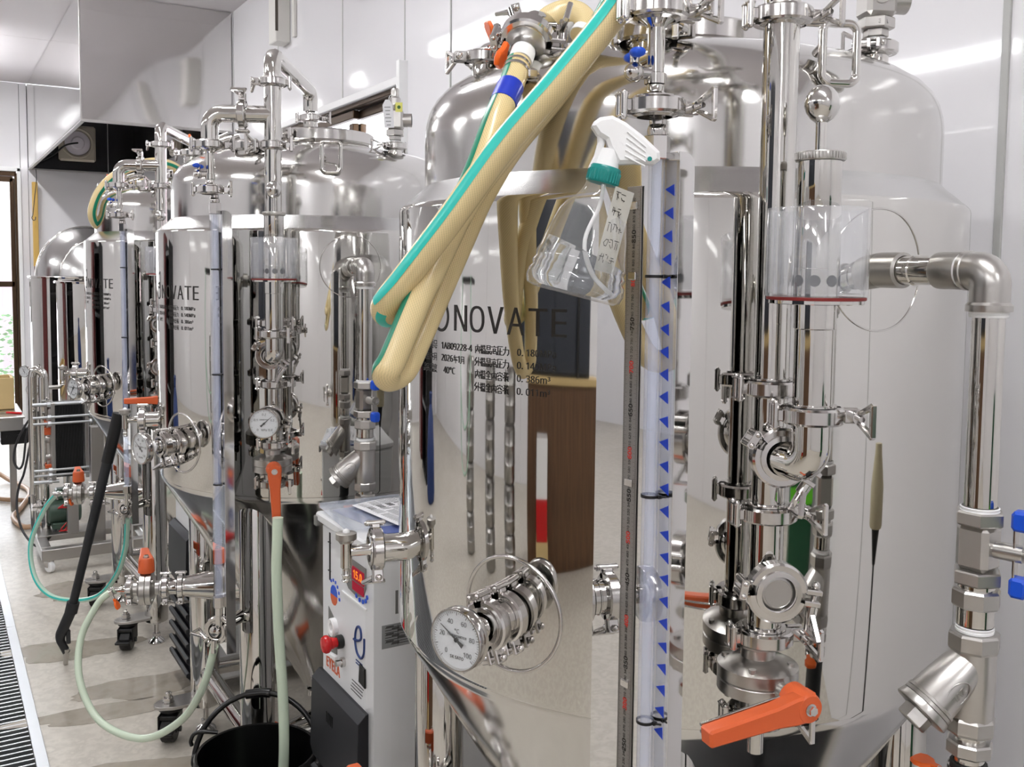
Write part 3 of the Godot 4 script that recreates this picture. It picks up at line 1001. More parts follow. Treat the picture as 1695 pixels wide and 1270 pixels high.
# round dial facing n: case, face, ring, marks, needle
func dial(par: Node, key: String, at: Vector3, n: Vector3, r: float, nums: Array, unit: String, needle: float, maker := "") -> void:
	var f := fr(at, n, Vector3.UP)
	f = Transform3D(Basis(f.basis.z, f.basis.x, f.basis.y), at)   # x right, y up, z out
	var face := Vector3.BACK * 0.006
	var c := pt(par, "gauge_case", M.chrome, key + "case", func(m: MB): on(m, f * Transform3D(Basis(Vector3.RIGHT, PI / 2), Vector3.ZERO), func(q: MB):
		q.lathe([0.011, -0.012, r * 0.6, -0.012, r * 0.96, -0.01, r, -0.006, r, 0.007, r * 0.985, 0.0085, r * 0.94, 0.0085, r * 0.91, 0.006, r * 0.91, 0.004], 44)))
	pt(par, "gauge_face", M.dial, key + "face", func(m: MB): on(m, f * Transform3D(Basis(Vector3.RIGHT, PI / 2), Vector3.ZERO), func(q: MB): q.disc(r * 0.93, 0.003, 0.0045, 40)))
	pt(c, "dial_print", M.print, key + "print", func(m: MB): on(m, f, func(q: MB):
		var steps := 50
		for k in steps + 1:
			var a := deg_to_rad(225.0 - 270.0 * k / steps)
			var d := Vector3(cos(a), sin(a), 0)
			var e := Vector3(-sin(a), cos(a), 0) * (0.00022 if k % 5 else 0.0004) * r / 0.034
			var r0 := r * (0.83 if k % 5 else 0.78)
			q.face([d * r0 + e + face, d * r * 0.88 + e + face, d * r * 0.88 - e + face, d * r0 - e + face], Vector3.BACK)
		for k in nums.size():
			var a := deg_to_rad(225.0 - 270.0 * k / (nums.size() - 1))
			q.text(nums[k], Vector3(cos(a) * r * 0.6, sin(a) * r * 0.6 - r * 0.07, 0.0052), r * 0.15, 0.0002, 0.0, 0.0, false, true)
		q.text(unit, Vector3(0, r * 0.2 if maker else -r * 0.5, 0.0052), r * 0.14, 0.0002, 0.0, 0.0, false, true)
		if maker:
			q.text("THERMOMETER", Vector3(0, r * 0.07, 0.0052), r * 0.075, 0.0002, 0.0, 0.0, true, true)
			q.text(maker, Vector3(0, -r * 0.62, 0.0052), r * 0.1, 0.0002, 0.0, 0.0, true, true)
		else:
			q.text("GAUGE TYPE", Vector3(0, r * 0.22, 0.0052), r * 0.07, 0.0002, 0.0, 0.0, true, true)))
	pt(c, "needle", M.black, key + "needle", func(m: MB): on(m, f, func(q: MB):
		q.X = q.X * Transform3D(Basis(Vector3.BACK, deg_to_rad(needle)), Vector3(0, 0, 0.0062))
		q.ext([-r * 0.3, -r * 0.075, -r * 0.05, -r * 0.035, r * 0.75, -r * 0.008, r * 0.75, r * 0.008, -r * 0.05, r * 0.035, -r * 0.3, r * 0.075], 0.0, 0.0006)
		on(q, Transform3D(Basis(Vector3.RIGHT, PI / 2), Vector3.ZERO), func(w: MB): w.disc(r * 0.07, -0.001, 0.0016, 16))))
	pt(c, "glass", M.glass, key + "glass", func(m: MB): on(m, f * Transform3D(Basis(Vector3.RIGHT, PI / 2), Vector3.ZERO), func(q: MB): q.disc(r * 0.92, 0.0078, 0.0082, 36)))

func relief_valve(i: int) -> void:
	TC = tank_frame(i)
	var C := P(-30.5, 0.572, 0)
	var R := P(-32.5, 1, 0)
	var t := thing("relief_valve", "ball-topped relief valve with a clear plastic cup on the " + WHO[i] + " tank", "valve", C + Vector3.UP * 1.2, "ball-topped relief valves")
	turned(t, "ball_knob", M.dome, "rvball", C, Vector3.UP, [0, 1.5545, 0.006, 1.555, 0.0115, 1.559, 0.0155, 1.5645, 0.0178, 1.572, 0.0178, 1.576, 0.0155, 1.5835, 0.0115, 1.589, 0.006, 1.5925, 0, 1.5935], 28)
	turned(t, "rod", M.pipe, "rvrod", C, Vector3.UP, [0, 1.46, 0.0056, 1.46, 0.0056, 1.557, 0, 1.557], 18)
	pt(t, "knurled_collar", M.cast, "rvcollar", func(m: MB): on(m, Transform3D(Basis(), C), func(q: MB):
		q.lathe([0.0, 1.5155, 0.0245, 1.5155, 0.025, 1.5165, 0.025, 1.5235, 0.0245, 1.5245, 0, 1.5245], 44)
		for k in 44:
			var a := TAU * k / 44.0
			q.box(Vector3(sin(a) * 0.025, 1.52, cos(a) * 0.025), Vector3(0.0014, 0.0066, 0.0014))))
	turned(t, "sleeve", M.pipe, "rvsleeve", C, Vector3.UP, [0.0218, 1.468, 0.0222, 1.469, 0.0222, 1.515, 0, 1.5155], 30)
	pt(t, "vent_body", M.pipe, "rvbody", func(m: MB): on(m, Transform3D(Basis(), C), func(q: MB): q.lathe([0.0215, 1.371, 0.0232, 1.372, 0.0232, 1.405, 0.0228, 1.4055, 0.0228, 1.468, 0.0222, 1.469], 32)))
	pt(t, "vent_hole", M.black, "rvholes", func(m: MB):
		for k in 8:
			var d := P(-58.0 + 45.0 * k, 1, 0)
			on(m, fr(C + Vector3.UP * 1.3925 + d * 0.0215, d), func(q: MB): q.disc(0.006, 0.0, 0.0022, 18)))
	pt(t, "cup", M.acryl, "rvcup", func(m: MB): on(m, Transform3D(Basis(), C), func(q: MB): q.lathe([0.0235, 1.376, 0.051, 1.376, 0.0515, 1.377, 0.0515, 1.466, 0.0512, 1.467, 0.0488, 1.467, 0.0485, 1.466, 0.0485, 1.3795, 0.0235, 1.3795], 44)))
	turned(t, "gasket", M.gasket, "rvgask", C, Vector3.UP, [0.0235, 1.3725, 0.0495, 1.3725, 0.0502, 1.3732, 0.0502, 1.3752, 0.0495, 1.376, 0.0235, 1.376], 44)
	turned(t, "base_plate", M.pipe, "rvbase", C, Vector3.UP, [0.022, 1.3685, 0.0475, 1.3685, 0.048, 1.369, 0.048, 1.3725, 0.022, 1.3725], 44)
	turned(t, "neck", M.pipe, "rvneck", C, Vector3.UP, [0.0205, 1.258, 0.0205, 1.342, 0.0209, 1.3425, 0.0215, 1.343, 0.0215, 1.3685], 32)
	tri_clamp(t, C + Vector3.UP * 1.252, Vector3.UP, P(50, 1, 0), 1.02)
	pt(t, "elbow", M.pipe, "rvelb", func(m: MB): m.tube(bend([C + Vector3.UP * 1.246, C + Vector3.UP * 1.198, P(-32.5, 0.535, 1.199), P(-32.5, 0.525, 1.2)], 0.024, 10), 0.0203, 26))

func column_valve(i: int) -> void:
	TC = tank_frame(i)
	var V := P(-33.2, 0.5, 0.94)
	var t := thing("butterfly_valve", ["large butterfly valve with orange lever pointing left at the nearest vent pipe's foot", "butterfly valve with an orange lever hanging straight down on the middle vent pipe", "butterfly valve with an orange lever pointing left on the farthest vent pipe"][i], "valve", V, "butterfly valves under the vent pipes")
	butterfly(t, "colv%d" % i, V, Vector3.UP, (P(-30, 0.6, 0) - P(-33.2, 0.5, 0)).normalized(), [P(-119, 1, -0.1).normalized(), Vector3(0.04, -1, 0), P(-95, 1, 0)][i], 1.0, false, 0.8, 0.07)
	tri_clamp(t, V + Vector3.UP * -0.045, Vector3.UP, P(60, 1, 0.0))
	turned(t, "outlet_spigot", M.pipe, "colsp", V + Vector3.UP * -0.05, Vector3.DOWN, [0.0245, 0.0, 0.012, 0.008, 0.009, 0.012, 0.009, 0.04, 0.0, 0.04], 20)

func thermometer(i: int) -> void:
	TC = tank_frame(i)
	var R := P(-72, 1, 0)
	var B := P(-72, 0, 0.957)
	var t := thing("dial_thermometer", "round dial thermometer on a clamped stub low on the " + WHO[i] + " tank", "thermometer", P(-72, 0.44, 0.957), "dial thermometers on the tanks")
	turned(t, "stub", M.pipe, "thstub", B, R, [0.0255, 0.435, 0.0255, 0.444, 0.0255, 0.446], 30)
	tri_clamp(t, B + R * 0.452, R, Vector3(0, -1, 0) + P(18, 0.35, 0))
	pt(t, "spacer", M.pipe, "thsp", func(m: MB): on(m, fr(B, R), func(q: MB): q.lathe([0.0235, 0.458, 0.0235, 0.4695, 0.0245, 0.4702, 0.0245, 0.4718, 0.0235, 0.4725, 0.0235, 0.484], 32)))
	tri_clamp(t, B + R * 0.489, R, Vector3(0, -1, 0) + P(18, 0.35, 0))
	turned(t, "stem", M.pipe, "thstem", B, R, [0.0235, 0.494, 0.017, 0.498, 0.0155, 0.502, 0.0155, 0.508, 0.013, 0.51, 0.0125, 0.513, 0.0125, 0.533], 26)
	turned(t, "tape", M.ptfe, "thtape", B, R, [0.0128, 0.514, 0.0134, 0.5145, 0.0134, 0.521, 0.0128, 0.5215], 22)
	dial(t, "th%d" % i, B + R * 0.544, R, 0.0385, ["0", "20", "40", "60", "80", "100"], "°C", 148.0 if i < 2 else 230.0, "SK SATO")

func sample_valve(i: int) -> void:
	TC = tank_frame(i)
	var R := P(-108, 1, 0)
	var B := P(-108, 0, 0.98)
	var t := thing("sample_valve", "small upright sampling valve clamped to the side of the " + WHO[i] + " tank", "valve", P(-108, 0.44, 0.98), "sampling valves on the tanks")
	turned(t, "stub", M.pipe, "sastub", B, R, [0.021, 0.43, 0.021, 0.474, 0.0245, 0.476, 0.0245, 0.479], 28)
	tri_clamp(t, B + R * 0.483, R, Vector3(0, -1, 0) + P(-18, 0.3, 0))
	turned(t, "reducer", M.pipe, "sared", B, R, [0.0245, 0.487, 0.0105, 0.491, 0.0085, 0.495, 0.0085, 0.522], 22)
	var V := B + R * 0.528
	pt(t, "valve_body", M.pipe, "sabody", func(m: MB): on(m, Transform3D(Basis(), V), func(q: MB):
		q.lathe([0, -0.046, 0.006, -0.046, 0.0072, -0.044, 0.006, -0.042, 0.006, -0.038, 0.0072, -0.036, 0.006, -0.034, 0.0062, -0.026, 0.0088, -0.024, 0.0088, 0.014, 0.0105, 0.015], 20)))
	turned(t, "knob", M.satin, "saknob", V, Vector3.UP, [0.0105, 0.013, 0.012, 0.016, 0.0155, 0.0185, 0.0155, 0.0275, 0.013, 0.0285, 0.0, 0.0285], 28)
	pt(t, "button", M.white, "sabtn", func(m: MB): m.ball(V + Vector3.UP * 0.0285, 0.0055, 14))

func outlet_valve(i: int) -> void:
	TC = tank_frame(i)
	var R := P(-110, 1, 0)
	var B := P(-110, 0, 0.5)
	var t := thing("outlet_valve", "drain outlet with a tapered reducer and orange lever valve under the " + WHO[i] + " tank", "valve", P(-110, 0.3, 0.5), "drain outlets under the tanks")
	turned(t, "reducer", M.pipe, "oured", B, R, [0.05, 0.2, 0.05, 0.26, 0.047, 0.275, 0.0285, 0.375, 0.0285, 0.385], 30)
	tri_clamp(t, B + R * 0.391, R, Vector3.DOWN + P(-20, 0.2, 0))
	turned(t, "spool", M.pipe, "ousp", B, R, [0.0225, 0.397, 0.0205, 0.402, 0.0205, 0.425], 26)
	tri_clamp(t, B + R * 0.432, R, Vector3.DOWN + P(-20, 0.2, 0))
	butterfly(t, "ouv", B + R * 0.482, R, Vector3.UP, P(172, 1, 0), 1.0, true)
	tri_clamp(t, B + R * 0.527, R, Vector3.DOWN + P(-20, 0.3, 0), 0.9)
	turned(t, "hose_barb", M.pipe, "oubarb", B, R, [0.022, 0.532, 0.0105, 0.536, 0.009, 0.54, 0.0075, 0.55, 0.0075, 0.575, 0.0, 0.575], 18)

func cooling_pipe(i: int) -> void:
	TC = tank_frame(i)
	var az := -10.6
	var R := P(az, 1, 0)
	var B := P(az, 0, 1.405)
	var E := P(az, 0.592, 0)
	var t := thing("cooling_pipe", "coolant pipe with blue-handled ball valve and Y strainer on the " + WHO[i] + " tank", "pipe", E + Vector3.UP * 0.84, "coolant pipes of the tanks")
	turned(t, "socket", M.satin, "cpsock", B, R, [0.0215, 0.435, 0.0215, 0.474, 0.0175, 0.476], 28)
	turned(t, "nipple", M.pipe, "cpnip", B, R, [0.017, 0.474, 0.017, 0.492, 0.0185, 0.4935, 0.017, 0.495, 0.017, 0.526], 26)
	turned(t, "coupling", M.satin, "cpcoup", B, R, [0.0175, 0.524, 0.0205, 0.525, 0.0212, 0.528, 0.0212, 0.556, 0.0205, 0.558], 28)
	turned(t, "tape", M.ptfe, "cptape", B, R, [0.0195, 0.557, 0.0202, 0.558, 0.0202, 0.5615, 0.0195, 0.563], 24)
	pt(t, "elbow", M.cast, "cpelb", func(m: MB):
		m.tube(bend([B + R * 0.561, B + R * 0.592, E + Vector3.UP * 1.367], 0.024, 10), 0.0208, 26)
		on(m, fr(B, R), func(q: MB): q.lathe([0.0208, 0.561, 0.0222, 0.562, 0.0222, 0.567, 0.0208, 0.568], 26))
		on(m, Transform3D(Basis(), E), func(q: MB): q.lathe([0.019, 1.361, 0.0235, 1.361, 0.0238, 1.363, 0.0238, 1.368, 0.0208, 1.371], 28)))
	for y in [1.3545, 1.1405, 1.0075]:
		pt(t, "tape", M.ptfe, "cptape%.2f" % y, func(m: MB): on(m, Transform3D(Basis(), E), func(q: MB):
			q.lathe([0.0188, y, 0.0198, y + 0.0005, 0.0202, y + 0.003, 0.0192, y + 0.0034, 0.0202, y + 0.0065, 0.0188, y + 0.0072], 26)))
	turned(t, "downpipe", M.pipe, "cpdown", E, Vector3.UP, [0.0168, 1.13, 0.0168, 1.361], 26)
	var bv := pt(t, "ball_valve", M.cast, "cpbv", func(m: MB): on(m, Transform3D(Basis(), E), func(q: MB):
		q.hexa(0.0262, 1.128, 1.1435)
		q.hexa(0.0262, 1.062, 1.0775)
		q.box(Vector3(0, 1.103, 0), Vector3(0.0365, 0.052, 0.0365), 0.006)
		q.tube([Vector3(0, 1.103, 0), P(9, 0.046, 1.103)], 0.0095, 14)))
	pt(bv, "handle_nut", M.chrome, "cpnut", func(m: MB): on(m, fr(E + Vector3.UP * 1.103 + P(9, 0.034, 0), P(9, 1, 0)), func(q: MB):
		q.hexa(0.009, 0.004, 0.012)
		q.tube([Vector3(0, 0.01, 0), Vector3(0, 0.017, 0)], 0.004, 10)
		q.box(Vector3(0, 0.004, 0), Vector3(0.075, 0.003, 0.013), 0.001)))
	for e in [-1, 1]:
		pt(bv, "blue_handle", M.blue, "cpblue%d" % e, func(m: MB):
			on(m, fr(E + Vector3.UP * (1.103 + e * 0.036) + P(9, 0.043, 0), P(9, 1, 0), Vector3.UP), func(q: MB):
				q.ext([-0.011, -0.006, -0.007, -0.009, 0.007, -0.009, 0.011, -0.006, 0.011, 0.006, 0.007, 0.009, -0.007, 0.009, -0.011, 0.006], -0.009, 0.009, 0.003)))
	turned(t, "union", M.cast, "cpun", E, Vector3.UP, [0.0, 1.036, 0.0235, 1.036, 0.0255, 1.0385, 0.0255, 1.054, 0.0235, 1.0565, 0.0, 1.0565], 8, true)
	turned(t, "union_neck", M.pipe, "cpun2", E, Vector3.UP, [0.0195, 1.016, 0.0195, 1.062], 24)
	var D := P(-118, 1, 0) * 0.72 + Vector3.DOWN * 0.69
	var S := E + Vector3.UP * 0.978
	var ys := pt(t, "strainer", M.cast, "cpys", func(m: MB):
		on(m, Transform3D(Basis(), E), func(q: MB):
			q.lathe([0.0, 0.987, 0.0255, 0.987, 0.0272, 0.99, 0.0272, 1.005, 0.0255, 1.0075, 0.0, 1.0075], 8, 0.0, TAU, true)
			q.lathe([0.0215, 0.9, 0.0235, 0.91, 0.024, 0.95, 0.0235, 0.99], 28)
			q.lathe([0.0, 0.893, 0.0245, 0.893, 0.026, 0.896, 0.026, 0.91, 0.0245, 0.913, 0.0, 0.913], 8, 0.0, TAU, true))
		on(m, fr(S, D), func(q: MB): q.lathe([0.019, 0.0, 0.0235, 0.02, 0.0262, 0.05, 0.0272, 0.066, 0.0285, 0.0665, 0.0285, 0.0695, 0.0275, 0.07, 0.0285, 0.0705, 0.0285, 0.0745, 0.0275, 0.075, 0.029, 0.0755, 0.0305, 0.082, 0.0305, 0.084, 0.029, 0.085, 0.0, 0.085], 36)))
	pt(ys, "strainer_plug", M.cast, "cpplug", func(m: MB): on(m, fr(S, D), func(q: MB): q.hexa(0.017, 0.085, 0.1)))
	pt(ys, "cast_mark", M.frame, "cpmark", func(m: MB):
		var side := D.cross(Vector3.UP).normalized()
		if side.dot(P(-40, 1, 0)) < 0.0:
			side = -side
		var up := side.cross(D)
		on(m, Transform3D(Basis(D, up, side), S + D * 0.045), func(q: MB):
			var ring: Array = []
			for k in 33:
				var a := TAU * k / 32.0
				ring.append(Vector3(cos(a) * 0.0165, sin(a) * 0.0105, sqrt(maxf(0.0, 0.0257 * 0.0257 - pow(sin(a) * 0.0105, 2)))))
			q.tube(ring, 0.0009, 6, false)
			q.text("ZVL", Vector3(0, -0.0035, 0.0248), 0.007, 0.0016, 0.019, 0.0, true, true)))
	turned(t, "lower_union", M.cast, "cplow", E, Vector3.UP, [0.0, 0.868, 0.0225, 0.868, 0.0245, 0.87, 0.0245, 0.882, 0.0225, 0.884, 0.0, 0.884], 8, true)
	turned(t, "hose_tail", M.pipe, "cptail", E, Vector3.UP, [0.0145, 0.84, 0.0165, 0.85, 0.0165, 0.893], 24)
	wing_band(t, "cpband", E + Vector3.UP * 0.848, Vector3.UP, P(-95, 1, 0), 0.0205)
	pt(t, "rubber_hose", M.hose_black, "cprub", func(m: MB): m.tube(spl([E + Vector3.UP * 0.858, E + Vector3.UP * 0.72, E + Vector3(0.02, 0.45, -0.02), E + Vector3(0.1, 0.15, -0.05), P(30, 0.62, 0.021), P(60, 0.5, 0.021)]), 0.0195, 18))

func safety_valve(i: int) -> void:
	TC = tank_frame(i)
	var B := P(17.2, 0.313, 0)
	var t := thing("safety_valve", ["cast safety valve with an open threaded port on the dome of the nearest tank", "cast safety valve with a paper tag tied on, on the dome of the middle tank", "cast safety valve on the dome of the farthest tank"][i], "valve", B + Vector3.UP * 1.68, "safety valves on the domes")
	turned(t, "neck", M.pipe, "svneck", B, Vector3.UP, [0.021, 1.68, 0.0185, 1.69, 0.0185, 1.708, 0.0245, 1.712, 0.0245, 1.716], 26)
	tri_clamp(t, B + Vector3.UP * 1.718, Vector3.UP, P(-60, 1, 0), 0.95)
	turned(t, "tape", M.ptfe, "svtape", B, Vector3.UP, [0.0, 1.722, 0.0125, 1.722, 0.0135, 1.726, 0.0135, 1.735, 0, 1.736], 20)
	pt(t, "valve_body", M.cast, "svbody", func(m: MB): on(m, Transform3D(Basis(Vector3.UP, deg_to_rad(-30)), B), func(q: MB):
		q.hexa(0.0175, 1.733, 1.744)
		q.hexa(0.0255, 1.744, 1.76)
		q.box(Vector3(0, 1.786, 0), Vector3(0.044, 0.052, 0.044), 0.006)
		q.tube([Vector3(0.015, 1.785, 0), Vector3(0.043, 1.785, 0)], 0.0175, 20, false)
		q.hexa(0.019, 1.812, 1.824)
		q.lathe([0.0, 1.82, 0.0145, 1.822, 0.0145, 1.84, 0.0105, 1.845, 0.0105, 1.862, 0.008, 1.866, 0, 1.866], 22)))
	pt(t, "outlet_port", M.black, "svport", func(m: MB): on(m, Transform3D(Basis(Vector3.UP, deg_to_rad(-30)), B), func(q: MB): on(q, fr(Vector3(0.0432, 1.785, 0), Vector3.RIGHT), func(w: MB): w.disc(0.0125, 0.0, 0.0006, 20))))
	if i == 1:
		var tag := pt(t, "paper_tag", M.paper, "", func(m: MB): on(m, Transform3D(Basis(Vector3.UP, deg_to_rad(-12)) * Basis(Vector3.BACK, 0.08), B + P(-60, 0.03, 1.796)), func(q: MB):
			q.ext([-0.013, -0.034, 0.013, -0.034, 0.013, 0.024, 0.005, 0.037, -0.005, 0.037, -0.013, 0.024], 0.0, 0.0006)))
		pt(tag, "tag_print", M.grey, "", func(m: MB): on(m, Transform3D(Basis(Vector3.UP, deg_to_rad(-12)) * Basis(Vector3.BACK, 0.08), B + P(-60, 0.03, 1.796)), func(q: MB):
			for k in 6:
				q.box(Vector3(-0.001, 0.018 - k * 0.009, 0.0008), Vector3(0.016 - (k % 3) * 0.003, 0.002, 0.0002))))
		pt(tag, "tag_string", M.white, "", func(m: MB): m.tube(spl([B + P(-60, 0.03, 1.828), B + P(-60, 0.022, 1.845), B + P(-20, 0.012, 1.846)]), 0.0006, 6))
		pt(t, "yellow_sticker", pla(Color(0.86, 0.85, 0.45), 0.6), "", func(m: MB): on(m, Transform3D(Basis(Vector3.UP, deg_to_rad(-30)), B), func(q: MB): q.box(Vector3(0.012, 1.815, 0.0225), Vector3(0.018, 0.024, 0.0008))))
		pt(t, "sticker_mark", M.leaf, "", func(m: MB): on(m, Transform3D(Basis(Vector3.UP, deg_to_rad(-30)), B), func(q: MB): on(q, fr(Vector3(0.012, 1.815, 0.0228), Vector3.BACK), func(w: MB): w.disc(0.0045, 0, 0.0004, 14))))
	elif i == 0:
		pt(t, "cast_mark", M.frame, "", func(m: MB): on(m, Transform3D(Basis(Vector3.UP, deg_to_rad(-30)), B), func(q: MB):
			var ring: Array = []
			for k in 25:
				var a := TAU * k / 24.0
				ring.append(Vector3(cos(a) * 0.011 - 0.004, 1.787 + sin(a) * 0.011, 0.0222))
			q.tube(ring, 0.001, 6, false)
			q.text("B", Vector3(-0.004, 1.7825, 0.0217), 0.009, 0.0012, 0.0, 0.0, true, true)
			q.text("32A", Vector3(0, 1.7485, 0.0218), 0.006, 0.0012, 0.0, 0.0, true, true)))

# valve lying on the left of the dome, where the beer hose joins
func top_valve(i: int) -> void:
	TC = tank_frame(i)
	var C := P(-97, 0.345, 1.672)
	var D := (P(-90, 1, 0) * 0.35 + Vector3.UP * 0.9).normalized()
	var U := P(70, 1, 0.35).normalized()
	var t := thing("dome_valve", "slanting clamped valve with orange wing lever on the left of the " + WHO[i] + " dome", "valve", C, "slanting valves on the domes")
	turned(t, "neck", M.pipe, "tvneck", C, Vector3.UP, [0.021, -0.006, 0.0185, 0.004, 0.0185, 0.022, 0.0245, 0.026, 0.0245, 0.03], 24)
	tri_clamp(t, C + Vector3.UP * 0.03, Vector3.UP, P(-110, 1, 0), 0.95)
	pipe(t, "tvarm", [C + Vector3.UP * 0.03, C + Vector3.UP * 0.036 + U * 0.03, C + Vector3.UP * 0.036 + U * 0.13], 0.0105)
	var H := C + Vector3.UP * 0.046 + U * 0.06
	tri_clamp(t, H, U, Vector3.UP, 0.95)
	wing_band(t, "tvwing", C + Vector3.UP * 0.03 + U * 0.012, U, P(-20, 1, -0.2), 0.012)
	pt(t, "side_bar", M.chrome, "tvbar", func(m: MB):
		m.tube([C + Vector3.UP * 0.04 + P(-20, 0.02, 0), C + Vector3.UP * 0.05 + P(-20, 0.02, 0) + U * 0.1], 0.005, 10))

# ---------------------------------------------------------------- hoses
func v3(l: Array) -> Array:
	var o: Array = []
	for k in range(0, l.size(), 3):
		o.append(Vector3(l[k], l[k + 1], l[k + 2]))
	return o

func hoses() -> void:
	TC = Transform3D()
	var left := Vector3(-0.55, 0.45, 0.3)
	# thick hose of the nearest tank, hanging in a long loop
	var a := spl(v3([0.73, 1.83, -0.79, 0.665, 1.727, -0.819, 0.641, 1.675, -0.853, 0.599, 1.605, -0.896, 0.556, 1.537, -0.94, 0.511, 1.453, -0.984, 0.478, 1.391, -1.023, 0.4655, 1.366, -1.042, 0.466, 1.352, -1.06, 0.481, 1.345, -1.075, 0.496, 1.352, -1.062, 0.520, 1.382, -1.055, 0.539, 1.434, -1.042, 0.563, 1.495, -1.015, 0.592, 1.545, -0.989, 0.632, 1.599, -0.970, 0.670, 1.653, -0.951, 0.689, 1.695, -0.919, 0.708, 1.745, -0.888]), 8)
	var t := thing("hose", "thick cream hose with a teal stripe looping from the top edge before the nearest tank", "hose", a[40])
	pt(t, "hose_wall", M.hose_cream, "", func(m: MB): m.tube(a, 0.0165, 24))
	stripe(t, "", a, 0.0165, func(k): return Vector3(-0.5, 0.6, 0.62) if k < 60 else Vector3(-0.5, -0.6, 0.62).lerp(Vector3(0, 1, 0.2), clampf((k - 60) / 60.0, 0, 1)), 0.0062, M.stripe)
	var ar := spl(v3([0.730, 1.712, -1.142, 0.740, 1.741, -1.144, 0.764, 1.759, -1.137, 0.783, 1.758, -1.120, 0.788, 1.739, -1.103, 0.775, 1.720, -1.098]), 8)
	var t3 := thing("short_hose", "short arched cream hose with a white cuff behind the clamped coupling on the nearest dome", "hose", ar[0])
	pt(t3, "hose_wall", M.hose_cream, "", func(m: MB): m.tube(ar, 0.0165, 22))
	pt(t3, "cuff", M.ptfe, "", func(m: MB): m.tube([ar[ar.size() - 5], ar[ar.size() - 1]], 0.0178, 20))
	O = a[40]
	var b := spl(v3([0.664, 1.668, -1.081, 0.642, 1.638, -1.06, 0.606, 1.586, -1.037, 0.574, 1.519, -1.027, 0.537, 1.444, -1.026, 0.495, 1.369, -1.022, 0.463, 1.298, -1.024, 0.455, 1.281, -1.028, 0.465, 1.271, -1.042, 0.487, 1.279, -1.049, 0.509, 1.313, -1.056, 0.541, 1.375, -1.060, 0.571, 1.439, -1.058, 0.597, 1.496, -1.053, 0.631, 1.557, -1.037, 0.675, 1.617, -1.015, 0.715, 1.678, -0.996, 0.730, 1.726, -0.967, 0.750, 1.779, -0.935]), 8)
	var t2 := thing("hose", "cream hose with a blue tape band hanging from the coupling on the nearest dome", "hose", b[30])
	pt(t2, "hose_wall", M.hose_cream, "", func(m: MB): m.tube(b, 0.0165, 24))
	stripe(t2, "", b, 0.0165, func(k): return Vector3(-0.75, 0.5, 0.1), 0.0055, M.stripe2)
	pt(t2, "tape_band", M.tape, "", func(m: MB): m.tube([b[9], b[11], b[13]], 0.0174, 24))
	pt(t2, "hose_clamp", M.chrome, "", func(m: MB):
		m.tube([b[2], b[3]], 0.0178, 22)
		m.tube([b[4], b[5]], 0.0178, 22)
		m.box(b[3] + Vector3(0.012, -0.008, 0.012), Vector3(0.014, 0.012, 0.02), 0.002))
	# the big clamped tee the hoses end in
	var c := Vector3(0.694, 1.708, -1.108)
	var d := Vector3(0.5, 0.72, -0.47).normalized()
	var h := thing("hose_coupling", "large clamped hose coupling with a chrome wing nut above the dome of the nearest tank", "coupling", c)
	tri_clamp(h, c, d, Vector3(0.85, 0.05, 0.52), 1.12)
	turned(h, "hose_tail", M.cast, "", c, -d, [0.027, 0.006, 0.026, 0.011, 0.019, 0.016, 0.0172, 0.02, 0.0172, 0.028], 28)
	turned(h, "white_sleeve", M.ptfe, "", c, -d, [0.0, 0.026, 0.0162, 0.026, 0.0162, 0.052, 0, 0.052], 24)
	turned(h, "upper_tail", M.cast, "", c, d, [0.027, 0.006, 0.026, 0.011, 0.02, 0.016, 0.018, 0.022, 0.018, 0.03, 0.0, 0.03], 28)
	pt(h, "tee_pipe", M.pipe, "", func(m: MB): m.tube(bend([c + d * 0.02, c + d * 0.045, Vector3(0.772, 1.745, -1.15), Vector3(0.766, 1.728, -1.112)], 0.014), 0.0145, 18))
	pt(h, "support_pipe", M.pipe, "", func(m: MB): m.tube(bend([c + d * 0.016, c + d * 0.02 + Vector3(-0.01, -0.012, -0.02), Vector3(0.715, 1.722, -1.25), Vector3(0.72, 1.712, -1.3)], 0.02), 0.0115, 18))
	pt(h, "orange_lever", M.orange2, "", func(m: MB): on(m, fr(c + Vector3(-0.034, -0.014, 0.0), Vector3(-0.6, 0.2, 0.5), Vector3(-0.4, -0.8, 0)), func(q: MB): q.ext([-0.006, -0.004, 0.004, -0.006, 0.012, -0.012, 0.022, -0.012, 0.029, -0.006, 0.029, 0.006, 0.022, 0.012, 0.012, 0.012, 0.004, 0.006, -0.006, 0.004], -0.004, 0.004, 0.0015)))
	# outlet hoses of the other two tanks
	var o2 := spl(v3([0.425, 0.4995, -2.806, 0.405, 0.487, -2.816, 0.377, 0.457, -2.822, 0.334, 0.372, -2.814, 0.325, 0.273, -2.764, 0.362, 0.191, -2.675, 0.446, 0.172, -2.563, 0.515, 0.255, -2.436, 0.545, 0.38, -2.32, 0.561, 0.5, -2.265]), 10)
	TC = tank_frame(1)
	var g2 := thing("outlet_hose", "pale green hose looping from the middle tank's drain valve almost to the floor", "hose", Vector3(-0.6, 0.4, -0.2))
	var inv := tank_frame(1).affine_inverse()
	var l2: Array = []
	for p in o2:
		l2.append(inv * p)
	pt(g2, "hose_wall", M.hose_pale, "", func(m: MB): m.tube(l2, 0.0095, 18))
	wing_band(g2, "", l2[4], l2[5] - l2[3], Vector3(-0.25, 0.1, 1), 0.0098)
	TC = tank_frame(2)
	inv = tank_frame(2).affine_inverse()
	var o3 := spl(v3([0.43, 0.4995, -4.125, 0.41, 0.485, -4.15, 0.372, 0.416, -4.2, 0.325, 0.295, -4.2, 0.33, 0.177, -4.15, 0.377, 0.11, -4.08, 0.455, 0.112, -3.961, 0.521, 0.168, -3.808, 0.563, 0.28, -3.674, 0.585, 0.391, -3.62, 0.588, 0.5, -3.595]), 10)
